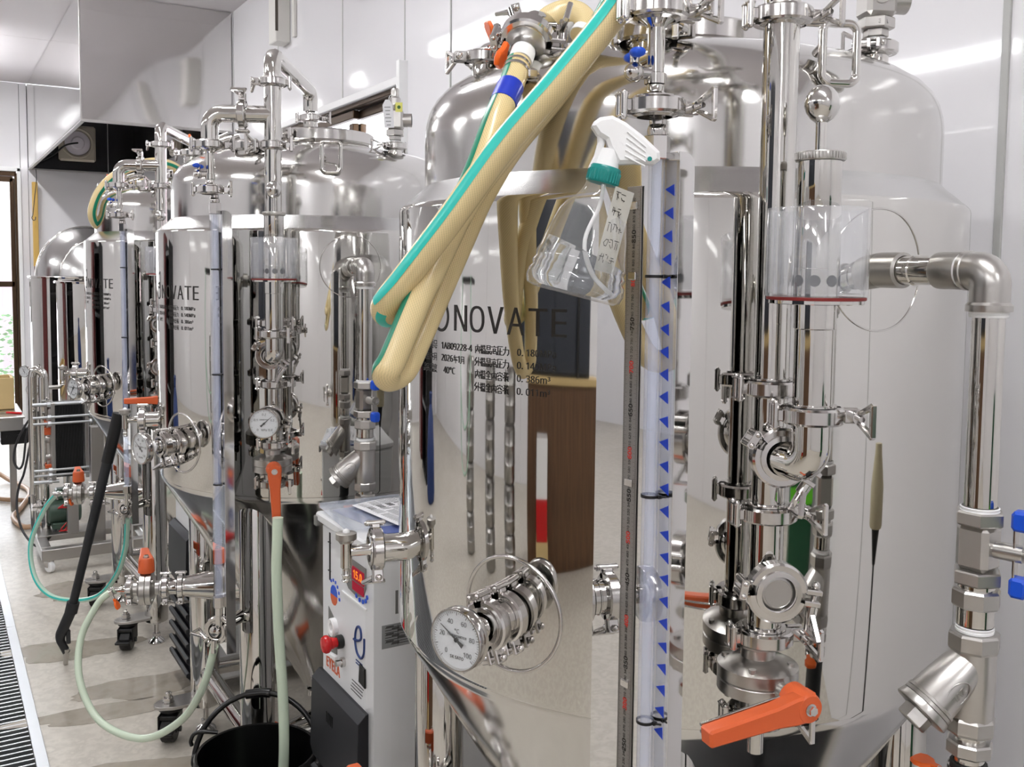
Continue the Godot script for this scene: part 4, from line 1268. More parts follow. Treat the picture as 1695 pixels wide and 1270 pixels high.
	var g3 := thing("outlet_hose", "pale hose with a teal stripe looping from the farthest tank's drain valve", "hose", Vector3(-0.55, 0.4, -0.2))
	var l3: Array = []
	for p in o3:
		l3.append(inv * p)
	pt(g3, "hose_wall", M.hose_green, "", func(m: MB): m.tube(l3, 0.0095, 18))
	stripe(g3, "", l3, 0.0095, func(k): return Vector3(-0.8, 0.3, 0.55), 0.0035, M.stripe)
	wing_band(g3, "", l3[4], l3[5] - l3[3], Vector3(-0.25, 0.1, 1), 0.0098)
	TC = Transform3D()
	var dr := spl(v3([0.659, 0.84, -2.084, 0.657, 0.78, -2.084, 0.657, 0.71, -2.09, 0.664, 0.566, -2.098, 0.671, 0.424, -2.094, 0.672, 0.299, -2.09, 0.668, 0.2, -2.1, 0.65, 0.12, -2.12]), 8)
	var g4 := thing("drain_hose", "pale green hose hanging from the orange-levered valve into the black bucket", "hose", Vector3(0.66, 0.5, -2.09))
	pt(g4, "hose_wall", M.hose_pale, "", func(m: MB): m.tube(dr, 0.012, 18))
	# beer hose on the dome of the farthest tank
	var q := spl(v3([0.86, 1.76, -3.86, 0.8, 1.79, -3.84, 0.72, 1.79, -3.84, 0.62, 1.745, -3.86, 0.56, 1.68, -3.88, 0.535, 1.61, -3.9, 0.545, 1.565, -3.93, 0.575, 1.55, -3.97, 0.6, 1.575, -4.0, 0.63, 1.63, -4.02, 0.68, 1.7, -4.04, 0.76, 1.74, -4.05]), 8)
	var g5 := thing("hose", "cream hose with a green stripe curling over the dome of the farthest tank", "hose", Vector3(0.6, 1.7, -3.9))
	pt(g5, "hose_wall", M.hose_cream, "", func(m: MB): m.tube(q, 0.0165, 18))
	stripe(g5, "", q, 0.0165, func(k): return Vector3(0.3, -0.2, 1.0), 0.006, M.stripe2)

# ---------------------------------------------------------------- the sprayer on the gauge
# water in the leaning bottle: the surface stays level
func water_shape(q: MB) -> void:
	var prof := [0.035, -0.129, 0.042, -0.124, 0.0455, -0.116, 0.0435, -0.109, 0.044, -0.104, 0.0418, -0.099, 0.0425, -0.094, 0.0402, -0.086, 0.038, -0.07]
	var n := 40
	var b := q.v.size()
	for k in range(0, prof.size(), 2):
		for j in n + 1:
			var a := TAU * j / n
			var r: float = prof[k] - 0.001
			var y: float = minf(prof[k + 1], -0.083 - 0.25 * r * sin(a))
			q.vert(Vector3(r * sin(a), y, r * cos(a)), Vector3(sin(a), 0.0, cos(a)))
	for k in prof.size() / 2 - 1:
		for j in n:
			var c := b + k * (n + 1) + j
			q.quad(c, c + 1, c + n + 2, c + n + 1)
	var top: Array = []
	var bot: Array = []
	for j in n:
		var a := TAU * j / n
		top.append(Vector3(0.037 * sin(a), -0.083 - 0.25 * 0.037 * sin(a), 0.037 * cos(a)))
		bot.append(Vector3(0.034 * sin(a), -0.129, 0.034 * cos(a)))
	q.face(top, Vector3(0.24, 0.97, 0))
	q.face(bot, Vector3.DOWN)

func sprayer() -> void:
	TC = Transform3D(Basis(Vector3.UP, deg_to_rad(-31)) * Basis(Vector3.BACK, deg_to_rad(-14)).scaled(Vector3.ONE * 0.97), Vector3(0.62, 1.499, -0.834))
	var t := thing("spray_bottle", "clear spray bottle half full of water with a white trigger head and teal collar", "spray bottle", Vector3(0, -0.13, 0))
	var S := Transform3D(Basis().scaled(Vector3(1.16, 1.0, 0.9)), Vector3.ZERO)
	pt(t, "bottle", M.pet, "", func(m: MB): on(m, S, func(q: MB): q.lathe([0.0, -0.132, 0.04, -0.133, 0.0455, -0.13, 0.048, -0.122, 0.047, -0.113, 0.0445, -0.109, 0.046, -0.104, 0.0435, -0.099, 0.0445, -0.094, 0.042, -0.086, 0.0385, -0.065, 0.0335, -0.043, 0.0285, -0.033, 0.021, -0.024, 0.016, -0.014, 0.0145, -0.006, 0.0145, 0.004], 40)))
	pt(t, "water", M.water, "", func(m: MB): on(m, Transform3D(Basis(Vector3.BACK, deg_to_rad(0)), Vector3.ZERO) * S, func(q: MB): water_shape(q)))
	pt(t, "dip_tube", M.ptfe, "", func(m: MB): m.tube(spl([Vector3(0.002, 0, 0), Vector3(0.004, -0.03, 0), Vector3(-0.002, -0.07, 0.002), Vector3(0.012, -0.105, 0.004), Vector3(0.034, -0.122, 0.0)]), 0.0024, 10))
	pt(t, "collar", M.teal, "", func(m: MB):
		m.lathe([0.0, -0.006, 0.0172, -0.006, 0.0178, -0.005, 0.0178, 0.011, 0.0165, 0.013, 0, 0.013], 36)
		for k in 30:
			var a := TAU * k / 30.0
			m.box(Vector3(sin(a) * 0.0178, 0.002, cos(a) * 0.0178), Vector3(0.0016, 0.012, 0.0016)))
	var hd := pt(t, "trigger_head", M.white, "", func(m: MB):
		m.lathe([0.0145, 0.012, 0.0135, 0.016, 0.011, 0.032, 0.0, 0.034], 24)
		m.ext([-0.021, 0.062, -0.026, 0.056, -0.027, 0.051, -0.018, 0.043, -0.008, 0.04, -0.004, 0.034, 0.011, 0.018, 0.03, 0.024, 0.05, 0.028, 0.055, 0.034, 0.052, 0.043, 0.03, 0.055, 0.008, 0.064, -0.008, 0.0675], -0.011, 0.011, 0.004))
	pt(hd, "trigger", M.white, "", func(m: MB): m.ext([-0.02, 0.05, -0.012, 0.049, -0.008, 0.036, -0.0085, 0.022, -0.014, 0.006, -0.019, 0.007, -0.016, 0.022, -0.016, 0.036], -0.0055, 0.0055, 0.002))
	pt(hd, "grip_rib", M.white, "", func(m: MB):
		for k in 5:
			m.tube([Vector3(0.012 + k * 0.001, 0.054 - k * 0.0065, 0.0112), Vector3(0.036 + k * 0.001, 0.043 - k * 0.005, 0.0112)], 0.0011, 6))
	pt(hd, "pivot_dot", M.teal, "", func(m: MB): on(m, fr(Vector3(0.043, 0.032, 0.0105), Vector3.BACK), func(q: MB): q.disc(0.0026, 0, 0.0012, 16)))
	var lab := pt(t, "paper_label", clear(Color(0.93, 0.93, 0.9), 0.5), "", func(m: MB):
		on(m, Transform3D(Basis(Vector3.UP, 0.75), Vector3.ZERO), func(q: MB): q.ext([-0.012, -0.1, 0.02, -0.1, 0.02, -0.008, -0.012, -0.008], 0.0318, 0.0321)))
	lab.material_override.roughness = 0.6
	pt(lab, "pen_writing", M.print, "", func(m: MB):
		on(m, Transform3D(Basis(Vector3.UP, 0.75), Vector3.ZERO), func(q: MB):
			var rows := [["3030 1080 4048 2266", "1181 2547 4787 8778"], ["2025 4064 3383 5258", "2060 1353 4448 6684 3379"], ["1040 2229 5252 6189", "1050 3026 5084 8287", "2464 4248 6686"], ["4115 1538 3868 6881 8141", "2050 1333 3669 6088", "1080 4249 7379"], ["0353 3008 6069 5372", "1030 5154 4778", "2262 4448 1585"]]
			for r in rows.size():
				for k in rows[r].size():
					q.strokes(rows[r][k], Vector3(-0.009 + k * 0.0085, -0.022 - r * 0.017, 0.0323), 0.009, 0.0009)))

# ---------------------------------------------------------------- chillers
func chiller(z0: float, label: String, full: bool) -> void:
	TC = Transform3D(Basis(), Vector3(0.7, 0, z0))
	var t := thing("chiller", label, "chiller", Vector3.ZERO, "white chillers between the tanks")
	var w := 0.255
	var f := func(m: MB): m.X = m.X * Transform3D(Basis(Vector3(0, 0, 1), Vector3.UP, Vector3(-1, 0, 0)), Vector3.ZERO)   # x along the front, z out of it
	pt(t, "case", M.cooler, "chcase", func(m: MB): m.box(Vector3(0.22, 0.46, -w / 2), Vector3(0.44, 0.82, w), 0.012))
	pt(t, "lid", M.cooler, "chlid", func(m: MB): m.box(Vector3(0.215, 0.877, -w / 2), Vector3(0.452, 0.02, w + 0.006), 0.004))
	pt(t, "corner_cap", M.slot, "chcap", func(m: MB): m.box(Vector3(-0.009, 0.868, -w + 0.003), Vector3(0.012, 0.022, 0.014), 0.002))
	pt(t, "foot", M.black, "chfoot", func(m: MB):
		for x in [0.04, 0.4]:
			for z in [-0.03, -w + 0.03]:
				on(m, Transform3D(Basis(), Vector3(x, 0, z)), func(q: MB): q.disc(0.022, 0, 0.055, 20, 0.004)))
	var g := pt(t, "front_grille", M.grille, "chgrille", func(m: MB):
		f.call(m)
		m.X = m.X * Transform3D(Basis(Vector3.BACK, Vector3.UP, -Vector3.RIGHT), Vector3.ZERO)
		# side profile extruded along the front: (out, up)
		m.ext([0.0, 0.36, 0.0, 0.548, 0.006, 0.548, 0.022, 0.532, 0.026, 0.385, 0.02, 0.36], -0.004, w - 0.001, 0.001)
		m.box(Vector3(0.003, 0.21, w / 2), Vector3(0.006, 0.31, w - 0.01)))
	for k in 6:
		pt(g, "louvre", M.grille, "chlouv%d" % k, func(m: MB):
			f.call(m)
			m.X = m.X * Transform3D(Basis(Vector3.BACK, Vector3.UP, -Vector3.RIGHT), Vector3.ZERO)
			var y := 0.315 - k * 0.048
			m.ext([0.0, y, 0.006, y - 0.006, 0.026, y + 0.014, 0.026, y + 0.024, 0.018, y + 0.028, 0.0, y + 0.014], -0.002, w - 0.003, 0.001))
	pt(t, "side_panel_seam", M.slot, "chseam", func(m: MB): m.box(Vector3(0.19, 0.3, 0.0006), Vector3(0.003, 0.5, 0.0012)))
	pt(t, "screw", M.chrome, "chscrew", func(m: MB): on(m, fr(Vector3(0.235, 0.58, 0), Vector3.BACK), func(q: MB): q.disc(0.006, 0, 0.003, 14)))
	if not full:
		return
	var ff := func(m: MB):
		f.call(m)
		m.X = m.X * Transform3D(Basis(), Vector3(-w, 0, 0))     # x from the far edge
	pt(t, "level_slot", M.black, "", func(m: MB):
		ff.call(m)
		m.box(Vector3(0.055, 0.803, 0.0005), Vector3(0.006, 0.1, 0.002))
		for y in [0.772, 0.832]:
			m.box(Vector3(0.053, y, 0.001), Vector3(0.014, 0.002, 0.002)))
	var dp := pt(t, "display_panel", M.slot, "", func(m: MB):
		ff.call(m)
		m.ext([0.134, 0.83, 0.248, 0.83, 0.248, 0.79, 0.235, 0.77, 0.2, 0.762, 0.16, 0.766, 0.134, 0.785], 0.0, 0.002, 0.0005))
	pt(dp, "display", M.led, "", func(m: MB):
		ff.call(m)
		m.box(Vector3(0.212, 0.806, 0.0025), Vector3(0.06, 0.026, 0.002)))
	pt(dp, "small_display", M.led, "", func(m: MB):
		ff.call(m)
		m.box(Vector3(0.212, 0.781, 0.0025), Vector3(0.056, 0.017, 0.002)))
	var lit := StandardMaterial3D.new()
	lit.albedo_color = Color(0.9, 0.5, 0.1)
	lit.emission_enabled = true
	lit.emission = Color(0.95, 0.5, 0.12)
	lit.emission_energy_multiplier = 0.7
	pt(dp, "display_digits", lit, "", func(m: MB):
		ff.call(m)
		m.text("15.0", Vector3(0.212, 0.798, 0.0037), 0.016, 0.0003, 0.044, 0.0, true, true))
	pt(dp, "panel_rim", M.white, "", func(m: MB):
		ff.call(m)
		m.box(Vector3(0.188, 0.75, 0.001), Vector3(0.124, 0.003, 0.003)))
	for k in 5:
		pt(dp, "key_dot", M.blue, "", func(m: MB):
			ff.call(m)
			on(m, fr(Vector3(0.222 + cos(-2.2 + k * 0.5) * 0.034, 0.78 + sin(-2.2 + k * 0.5) * 0.02, 0.001), Vector3.BACK), func(q: MB): q.disc(0.0045, 0, 0.0016, 14)))
	var bd := pt(t, "round_badge", M.blue, "", func(m: MB):
		ff.call(m)
		m.ext([0.058, 0.727, 0.096, 0.727, 0.094, 0.738, 0.086, 0.746, 0.077, 0.748, 0.068, 0.746, 0.06, 0.738], 0.0, 0.001)
		for k in 6:
			var a := 2.1 - k * 0.42
			m.box(Vector3(0.077 + cos(a) * 0.031, 0.727 + sin(a) * 0.031, 0.0006), Vector3(0.006, 0.006, 0.0012)))
	pt(bd, "badge_base", M.orange, "", func(m: MB):
		ff.call(m)
		m.ext([0.058, 0.726, 0.096, 0.726, 0.094, 0.716, 0.086, 0.708, 0.077, 0.706, 0.068, 0.708, 0.06, 0.716], 0.0, 0.001))
	pt(t, "recess", M.slot, "", func(m: MB):
		ff.call(m)
		m.ext([0.047, 0.6, 0.095, 0.607, 0.095, 0.672, 0.047, 0.695], 0.0, 0.0012))
	pt(t, "recess_lip", M.white, "", func(m: MB):
		ff.call(m)
		m.ext([0.045, 0.596, 0.097, 0.603, 0.097, 0.598, 0.045, 0.59], 0.0, 0.006))
	pt(t, "key_switch", M.white, "", func(m: MB):
		ff.call(m)
		on(m, fr(Vector3(0.083, 0.662, 0), Vector3.BACK), func(q: MB): q.lathe([0.0, 0.004, 0.009, 0.004, 0.01, 0.01, 0.017, 0.011, 0.019, 0.009, 0.019, 0.0], 26)))
	var es := pt(t, "stop_button", M.red, "", func(m: MB):
		ff.call(m)
		on(m, fr(Vector3(0.124, 0.646, 0), Vector3.BACK), func(q: MB): q.lathe([0.0095, 0.012, 0.0105, 0.02, 0.012, 0.022, 0.012, 0.026, 0.015, 0.028, 0.018, 0.032, 0.018, 0.037, 0.015, 0.042, 0.0, 0.044], 30)))
	pt(es, "button_base", M.black, "", func(m: MB):
		ff.call(m)
		on(m, fr(Vector3(0.124, 0.646, 0), Vector3.BACK), func(q: MB): q.disc(0.014, 0, 0.013, 26, 0.002)))
	pt(t, "swirl_badge", M.navy, "", func(m: MB):
		ff.call(m)
		m.tube(spl([Vector3(0.186, 0.672, 0.001), Vector3(0.209, 0.676, 0.001), Vector3(0.224, 0.686, 0.001), Vector3(0.221, 0.702, 0.001), Vector3(0.208, 0.704, 0.001), Vector3(0.197, 0.692, 0.001), Vector3(0.194, 0.67, 0.001), Vector3(0.204, 0.65, 0.001), Vector3(0.224, 0.646, 0.001), Vector3(0.238, 0.662, 0.001), Vector3(0.24, 0.69, 0.001)]), 0.0026, 6)
		for k in 2:
			m.box(Vector3(0.212, 0.634 - k * 0.006, 0.0006), Vector3(0.032, 0.002, 0.001)))
	pt(t, "brand_print", M.orange, "", func(m: MB):
		ff.call(m)
		m.text("EYELA", Vector3(0.033, 0.563, 0.0), 0.023, 0.0008, 0.076, 0.0, true))
	pt(t, "drain_socket", M.chrome, "", func(m: MB):
		ff.call(m)
		on(m, fr(Vector3(0.133, 0.606, 0), Vector3.BACK), func(q: MB):
			q.lathe([0.0, 0.0, 0.01, 0.0, 0.01, 0.007, 0.0065, 0.0075, 0.0065, 0.018, 0.0, 0.018], 20)))
	pt(t, "rocker_switch", M.black, "", func(m: MB):
		ff.call(m)
		m.ext([0.216, 0.597, 0.247, 0.594, 0.246, 0.632, 0.22, 0.634], 0.0, 0.004, 0.001))
	pt(t, "small_print", M.print, "", func(m: MB):
		ff.call(m)
		for k in 4:
			m.box(Vector3(0.205 - 0.003 * k, 0.586 - k * 0.007, 0.0004), Vector3(0.06 - 0.006 * (k % 2), 0.0014, 0.0006)))
	pt(g, "badge_slots", M.black, "", func(m: MB):
		ff.call(m)
		for k in 5:
			m.box(Vector3(0.094 + k * 0.008, 0.482, 0.0236), Vector3(0.003, 0.022, 0.002)))
	var np := pt(t, "rating_plate", M.grey, "", func(m: MB): m.box(Vector3(0.071, 0.692, 0.0006), Vector3(0.085, 0.046, 0.0012)))
	pt(np, "plate_print", M.print, "", func(m: MB):
		for k in 8:
			m.box(Vector3(0.07, 0.709 - k * 0.0048, 0.0014), Vector3(0.07 if k < 7 else 0.045, 0.0011, 0.0003))
			m.box(Vector3(0.045 + (k % 3) * 0.012, 0.7112 - k * 0.0048, 0.0014), Vector3(0.016, 0.0018, 0.0003))
		m.box(Vector3(0.062, 0.692, 0.0014), Vector3(0.0008, 0.04, 0.0003)))
	var bw := pt(t, "breaker_window", M.slot, "", func(m: MB): m.box(Vector3(0.075, 0.757, 0.0006), Vector3(0.036, 0.046, 0.0012)))
	pt(bw, "breaker_switch", M.black, "", func(m: MB): m.box(Vector3(0.08, 0.762, 0.002), Vector3(0.018, 0.022, 0.004), 0.001))
	pt(t, "side_vent", M.black, "", func(m: MB): m.box(Vector3(0.075, 0.842, 0.0006), Vector3(0.05, 0.006, 0.0012)))

func papers() -> void:
	TC = Transform3D(Basis(), Vector3(0.7, 0.887, -1.665))
	var t := thing("clear_folder", "clear blue plastic folder lying on the white chiller under a printed sheet", "folder", Vector3(0.13, 0.0, -0.13))
	pt(t, "folder_sheet", M.folder, "", func(m: MB): on(m, Transform3D(Basis(Vector3.UP, 0.12), Vector3(0.18, 0.003, -0.14)), func(q: MB): q.box(Vector3.ZERO, Vector3(0.3, 0.003, 0.225), 0.001)))
	pt(t, "plastic_flap", clear(Color(0.9, 0.93, 0.98), 0.25), "", func(m: MB): on(m, Transform3D(Basis(Vector3.UP, -0.1), Vector3(0.16, 0.0062, -0.15)), func(q: MB):
		q.box(Vector3(-0.03, 0.0, 0), Vector3(0.28, 0.001, 0.21))
		q.tube([Vector3(-0.17, 0.002, -0.1), Vector3(0.1, 0.006, -0.105)], 0.006, 10)))
	var p := thing("printed_sheet", "white sheet printed with fine ruled rows on top of the blue folder", "paper", Vector3(0.2, 0.008, -0.12))
	var X := Transform3D(Basis(Vector3.UP, 0.1), Vector3(0.205, 0.0088, -0.135))
	pt(p, "sheet", M.paper, "", func(m: MB): on(m, X, func(q: MB):
		var b := q.v.size()
		for k in 13:
			for j in 2:
				var x := -0.14 + 0.28 * k / 12.0
				var y := 0.004 * sin(k * 0.55) * (0.4 if j else 1.0) + 0.0035
				q.vert(Vector3(x, y, -0.1 + 0.2 * j), Vector3(0, 1, 0))
		for k in 12:
			q.quad(b + k * 2, b + k * 2 + 1, b + k * 2 + 3, b + k * 2 + 2)))
	pt(p, "ruled_rows", M.print, "", func(m: MB): on(m, X, func(q: MB):
		for r in 22:
			for k in 12:
				if (r * 7 + k * 3) % 11 == 0 and r > 4:
					continue
				var x := -0.13 + 0.26 * k / 12.0
				var bold := r in [4, 5, 6]
				q.box(Vector3(x + 0.01, 0.0045 + 0.004 * sin(k * 0.55 + 0.25) * lerpf(1.0, 0.4, r / 22.0), -0.09 + r * 0.0082), Vector3(0.02 if not bold else 0.014, 0.0003, 0.0011 if not bold else 0.003))))
	TC = Transform3D()

# ---------------------------------------------------------------- things on the floor
func bucket() -> void:
	TC = Transform3D(Basis(), Vector3(0.62, 0.0, -2.13))
	var t := thing("bucket", "black plastic bucket with its handle up, on the floor by the white chiller", "bucket", Vector3.ZERO)
	pt(t, "tub", M.bucket, "", func(m: MB): m.lathe([0.0, 0.006, 0.09, 0.0, 0.098, 0.003, 0.104, 0.012, 0.132, 0.262, 0.138, 0.264, 0.139, 0.284, 0.136, 0.289, 0.131, 0.287, 0.1285, 0.27, 0.101, 0.016, 0.096, 0.012, 0, 0.012], 60))
	pt(t, "handle", M.bucket, "", func(m: MB):
		var l: Array = []
		for k in 25:
			var a := PI * k / 24.0
			var d := P(58, 1, 0)
			var u := (Vector3.UP * 0.94 + P(148, 0.35, 0)).normalized()
			l.append(Vector3(0, 0.262, 0) + d * cos(a) * 0.146 + u * sin(a) * 0.15)
		m.tube(l, 0.0065, 12)
		m.tube([l[11], l[12], l[14]], 0.011, 14))
	pt(t, "handle_ear", M.bucket, "", func(m: MB):
		for s in [-1, 1]:
			var c = Vector3(0, 0.262, 0) + P(58, 0.142, 0) * s
			on(m, fr(c, P(58, 1, 0)), func(q: MB): q.disc(0.016, -0.006, 0.006, 20, 0.002))
		var e := Vector3(0, 0.3, 0) + P(-122, 0.125, 0)
		m.tube(spl([e + Vector3(0.03, 0.03, 0.02), e + Vector3(0.0, 0.035, 0.01), e + Vector3(-0.018, 0.03, 0.0), e + Vector3(-0.026, 0.016, 0.0), e + Vector3(-0.024, 0.004, 0.0)]), 0.0045, 10))
	TC = Transform3D()

func lance() -> void:
	var t := thing("floor_lance", "dark grey wand with a bent nozzle leaning between the tanks and standing on the floor", "wand", Vector3(0.378, 0, -3.611))
	pt(t, "wand", M.lance, "", func(m: MB):
		m.tube(v3([0.547, 0.879, -3.498, 0.45, 0.441, -3.544]), 0.0175, 20, true, 0.0155)
		m.tube(v3([0.45, 0.441, -3.544, 0.4, 0.215, -3.576]), 0.0145, 20))
	pt(t, "hand_grip", M.black, "", func(m: MB): m.tube(v3([0.551, 0.895, -3.496, 0.513, 0.725, -3.514]), 0.0205, 20, true, 0.0195))
	pt(t, "collar", M.lance, "", func(m: MB): m.tube(v3([0.404, 0.232, -3.574, 0.396, 0.196, -3.579]), 0.021, 20))
	pt(t, "foot_pipe", M.lance, "", func(m: MB): m.tube(bend(v3([0.398, 0.205, -3.578, 0.36, 0.1, -3.612, 0.383, 0.045, -3.609]), 0.05), 0.0185, 20, true, 0.013))
	pt(t, "nozzle", M.satin, "", func(m: MB): m.tube(v3([0.382, 0.06, -3.605, 0.379, 0.004, -3.61]), 0.011, 16, true, 0.008))
	pt(t, "trigger_tab", M.lance, "", func(m: MB): m.box(Vector3(0.388, 0.105, -3.6), Vector3(0.014, 0.05, 0.02), 0.003))

func grate() -> void:
	var g := setting("trim_1")
	pt(g, "drain_channel", M.pit, "", func(m: MB):
		m.box(Vector3(-0.03, -0.06, -5.0), Vector3(0.52, 0.004, 7.6)))
	for k in 6:
		pt(g, "edge_strip", M.galv, "", func(m: MB):
			var z := -1.6 - k * 1.25
			m.box(Vector3(0.24, 0.002, z - 0.62), Vector3(0.032, 0.006, 1.246), 0.001)
			m.box(Vector3(-0.285, 0.002, z - 0.62), Vector3(0.032, 0.006, 1.246), 0.001))
	for k in 190:
		pt(g, "grate_bar", M.galv, "gbar%d" % (k % 2), func(m: MB): m.box(Vector3(-0.022, -0.009, 0), Vector3(0.492, 0.02, 0.006), 0.001)).position = Vector3(0, 0, -1.65 - k * 0.031)
	for x in [0.02, -0.16]:
		pt(g, "tie_rod", M.galv, "", func(m: MB): m.tube([Vector3(x, -0.002, -1.62), Vector3(x, -0.002, -7.5)], 0.0028, 6))

func exchanger() -> void:
	TC = Transform3D(Basis(), Vector3(0.41, 0, -5.1))
	var t := thing("plate_cooler", "plate heat exchanger cart on white casters with a green motor, beside the farthest tank", "heat exchanger", Vector3.ZERO)
	var fr_ := pt(t, "base_frame", M.frame, "", func(m: MB):
		m.box(Vector3(0.25, 0.083, 0.33), Vector3(0.5, 0.052, 0.05), 0.003)
		m.box(Vector3(0.25, 0.083, -0.02), Vector3(0.5, 0.052, 0.05), 0.003)
		m.box(Vector3(0.022, 0.083, 0.155), Vector3(0.045, 0.052, 0.3), 0.003)
		m.box(Vector3(0.478, 0.083, 0.155), Vector3(0.045, 0.052, 0.3), 0.003)
		m.box(Vector3(0.25, 0.112, 0.04), Vector3(0.49, 0.006, 0.16), 0.001))
	pt(t, "column", M.frame, "", func(m: MB):
		m.box(Vector3(0.26, 0.36, 0.2), Vector3(0.06, 0.56, 0.06), 0.003)
		m.box(Vector3(0.16, 0.2, 0.1), Vector3(0.05, 0.18, 0.05), 0.003))
	for q in [[0.03, 0.33], [0.47, 0.33], [0.03, -0.02], [0.47, -0.02]]:
		var c := pt(t, "caster", M.white, "xc%.2f%.2f" % q, func(m: MB): on(m, Transform3D(Basis(Vector3.UP, 0.5), Vector3(q[0], 0, q[1])), func(w: MB):
			on(w, fr(Vector3(0, 0.027, 0.008), Vector3.RIGHT), func(s: MB): s.lathe([0.0, -0.012, 0.022, -0.012, 0.027, -0.008, 0.027, 0.008, 0.022, 0.012, 0, 0.012], 22))))
		pt(c, "caster_fork", M.chrome, "xf%.2f%.2f" % q, func(m: MB): on(m, Transform3D(Basis(Vector3.UP, 0.5), Vector3(q[0], 0, q[1])), func(w: MB):
			w.disc(0.02, 0.05, 0.058, 18)
			for e in [-1, 1]:
				w.box(Vector3(e * 0.0155, 0.04, 0.004), Vector3(0.003, 0.03, 0.024), 0.001)))
	var pk := pt(t, "plate_pack", M.plates, "", func(m: MB):
		for k in 36:
			m.box(Vector3(0.1 + k * 0.0034, 0.557, 0.0), Vector3(0.0022, 0.356, 0.115), 0.0005))
	for x in [0.088, 0.236]:
		pt(t, "end_plate", M.frame, "xe%.3f" % x, func(m: MB): m.box(Vector3(x, 0.555, 0.0), Vector3(0.018, 0.375, 0.13), 0.003))
	for q in [[0.735, 0.05, 0.26, 0.009], [0.675, 0.07, 0.25, 0.0065], [0.645, 0.072, 0.25, 0.0065], [0.42, 0.072, 0.25, 0.0065], [0.395, 0.07, 0.25, 0.0065], [0.36, 0.05, 0.11, 0.009]]:
		pt(t, "tie_bar", M.galv, "xr%.3f" % q[0], func(m: MB):
			m.tube([Vector3(0.0, q[0], q[1]), Vector3(q[2], q[0], q[1])], q[3], 12)
			on(m, fr(Vector3(0.075, q[0], q[1]), Vector3.RIGHT), func(w: MB): w.hexa(0.013, -0.012, 0.004))
			on(m, fr(Vector3(0.246, q[0], q[1]), Vector3.RIGHT), func(w: MB): w.hexa(0.013, 0.0, 0.012)))
	for x in [0.012, 0.055]:
		pt(t, "stand_pipe", M.pipe, "xs%.3f" % x, func(m: MB): m.tube([Vector3(x, 0.1, -0.08 + x), Vector3(x, 0.86, -0.08 + x)], 0.021, 18))
	pt(t, "hose_bend", M.pipe, "", func(m: MB): m.tube(bend([Vector3(0.012, 0.85, -0.068), Vector3(0.02, 0.9, -0.068), Vector3(0.06, 0.88, -0.05), Vector3(0.07, 0.7, -0.05)], 0.03), 0.02, 16))
	for q in [[0.64, 0.05], [0.6, 0.055], [0.43, 0.06]]:
		pt(t, "orange_lever", M.orange, "xo%.2f" % q[0], func(m: MB): m.box(Vector3(0.07, q[0], 0.02), Vector3(0.035, 0.018 if q[0] != 0.6 else 0.035, 0.02), 0.003))
	pt(t, "side_valve", M.cast, "", func(m: MB):
		m.tube([Vector3(0.075, 0.37, -0.02), Vector3(0.075, 0.66, -0.02)], 0.016, 14)
		m.ball(Vector3(0.075, 0.56, -0.02), 0.026, 14)
		m.ball(Vector3(0.075, 0.47, -0.02), 0.024, 14))
	var mo := pt(t, "motor", M.motor, "", func(m: MB):
		on(m, fr(Vector3(0.06, 0.205, 0.01), Vector3.RIGHT), func(w: MB): w.lathe([0, 0, 0.05, 0.0, 0.058, 0.006, 0.058, 0.14, 0.05, 0.146, 0, 0.146], 26))
		m.box(Vector3(0.13, 0.29, 0.01), Vector3(0.07, 0.05, 0.06), 0.006)
		m.box(Vector3(0.13, 0.14, 0.01), Vector3(0.11, 0.03, 0.11), 0.004))
	pt(mo, "motor_wires", M.red, "", func(m: MB):
		for k in 3:
			m.tube(spl([Vector3(0.1, 0.23, 0.068), Vector3(0.14, 0.25 - k * 0.01, 0.08), Vector3(0.17, 0.2, 0.082), Vector3(0.15 - k * 0.02, 0.13, 0.085), Vector3(0.1 + k * 0.02, 0.125, 0.1)]), 0.003, 6))
	pt(t, "pump_head", M.chrome, "", func(m: MB):
		on(m, fr(Vector3(-0.01, 0.24, 0.03), Vector3.RIGHT), func(w: MB):
			w.lathe([0, 0, 0.02, 0.0, 0.02, 0.02, 0.034, 0.022, 0.034, 0.04, 0.022, 0.05, 0.022, 0.08], 20))
		m.tube([Vector3(0.0, 0.24, 0.03), Vector3(-0.005, 0.3, 0.03)], 0.009, 10))
	TC = Transform3D()
	var cord := thing("power_cord", "grey power cord looped over the heat exchanger with a black plug hanging", "cord", Vector3(0.4, 0.6, -5.28))
	pt(cord, "cord", M.cable, "", func(m: MB):
		m.tube(spl(v3([0.445, 0.67, -5.24, 0.405, 0.62, -5.28, 0.36, 0.52, -5.32, 0.345, 0.43, -5.33, 0.365, 0.385, -5.32, 0.385, 0.42, -5.3, 0.4, 0.55, -5.28, 0.43, 0.675, -5.245, 0.44, 0.66, -5.235, 0.41, 0.5, -5.25, 0.385, 0.37, -5.27, 0.362, 0.3, -5.29, 0.35, 0.2, -5.28, 0.37, 0.09, -5.22, 0.43, 0.03, -5.12, 0.5, 0.125, -5.04])), 0.0055, 8)
		m.tube(spl(v3([0.45, 0.68, -5.22, 0.432, 0.56, -5.23, 0.425, 0.4, -5.24, 0.41, 0.28, -5.25, 0.412, 0.26, -5.25])), 0.0055, 8))
	pt(cord, "plug", M.black, "", func(m: MB):
		m.box(Vector3(0.412, 0.235, -5.25), Vector3(0.026, 0.04, 0.022), 0.004)
		for e in [-1, 1]:
			m.box(Vector3(0.412 + e * 0.006, 0.205, -5.25), Vector3(0.002, 0.02, 0.006)))
	var fh := thing("floor_hose", "tan hose lying in curves on the floor at the far left", "hose", Vector3(0.4, 0, -6))
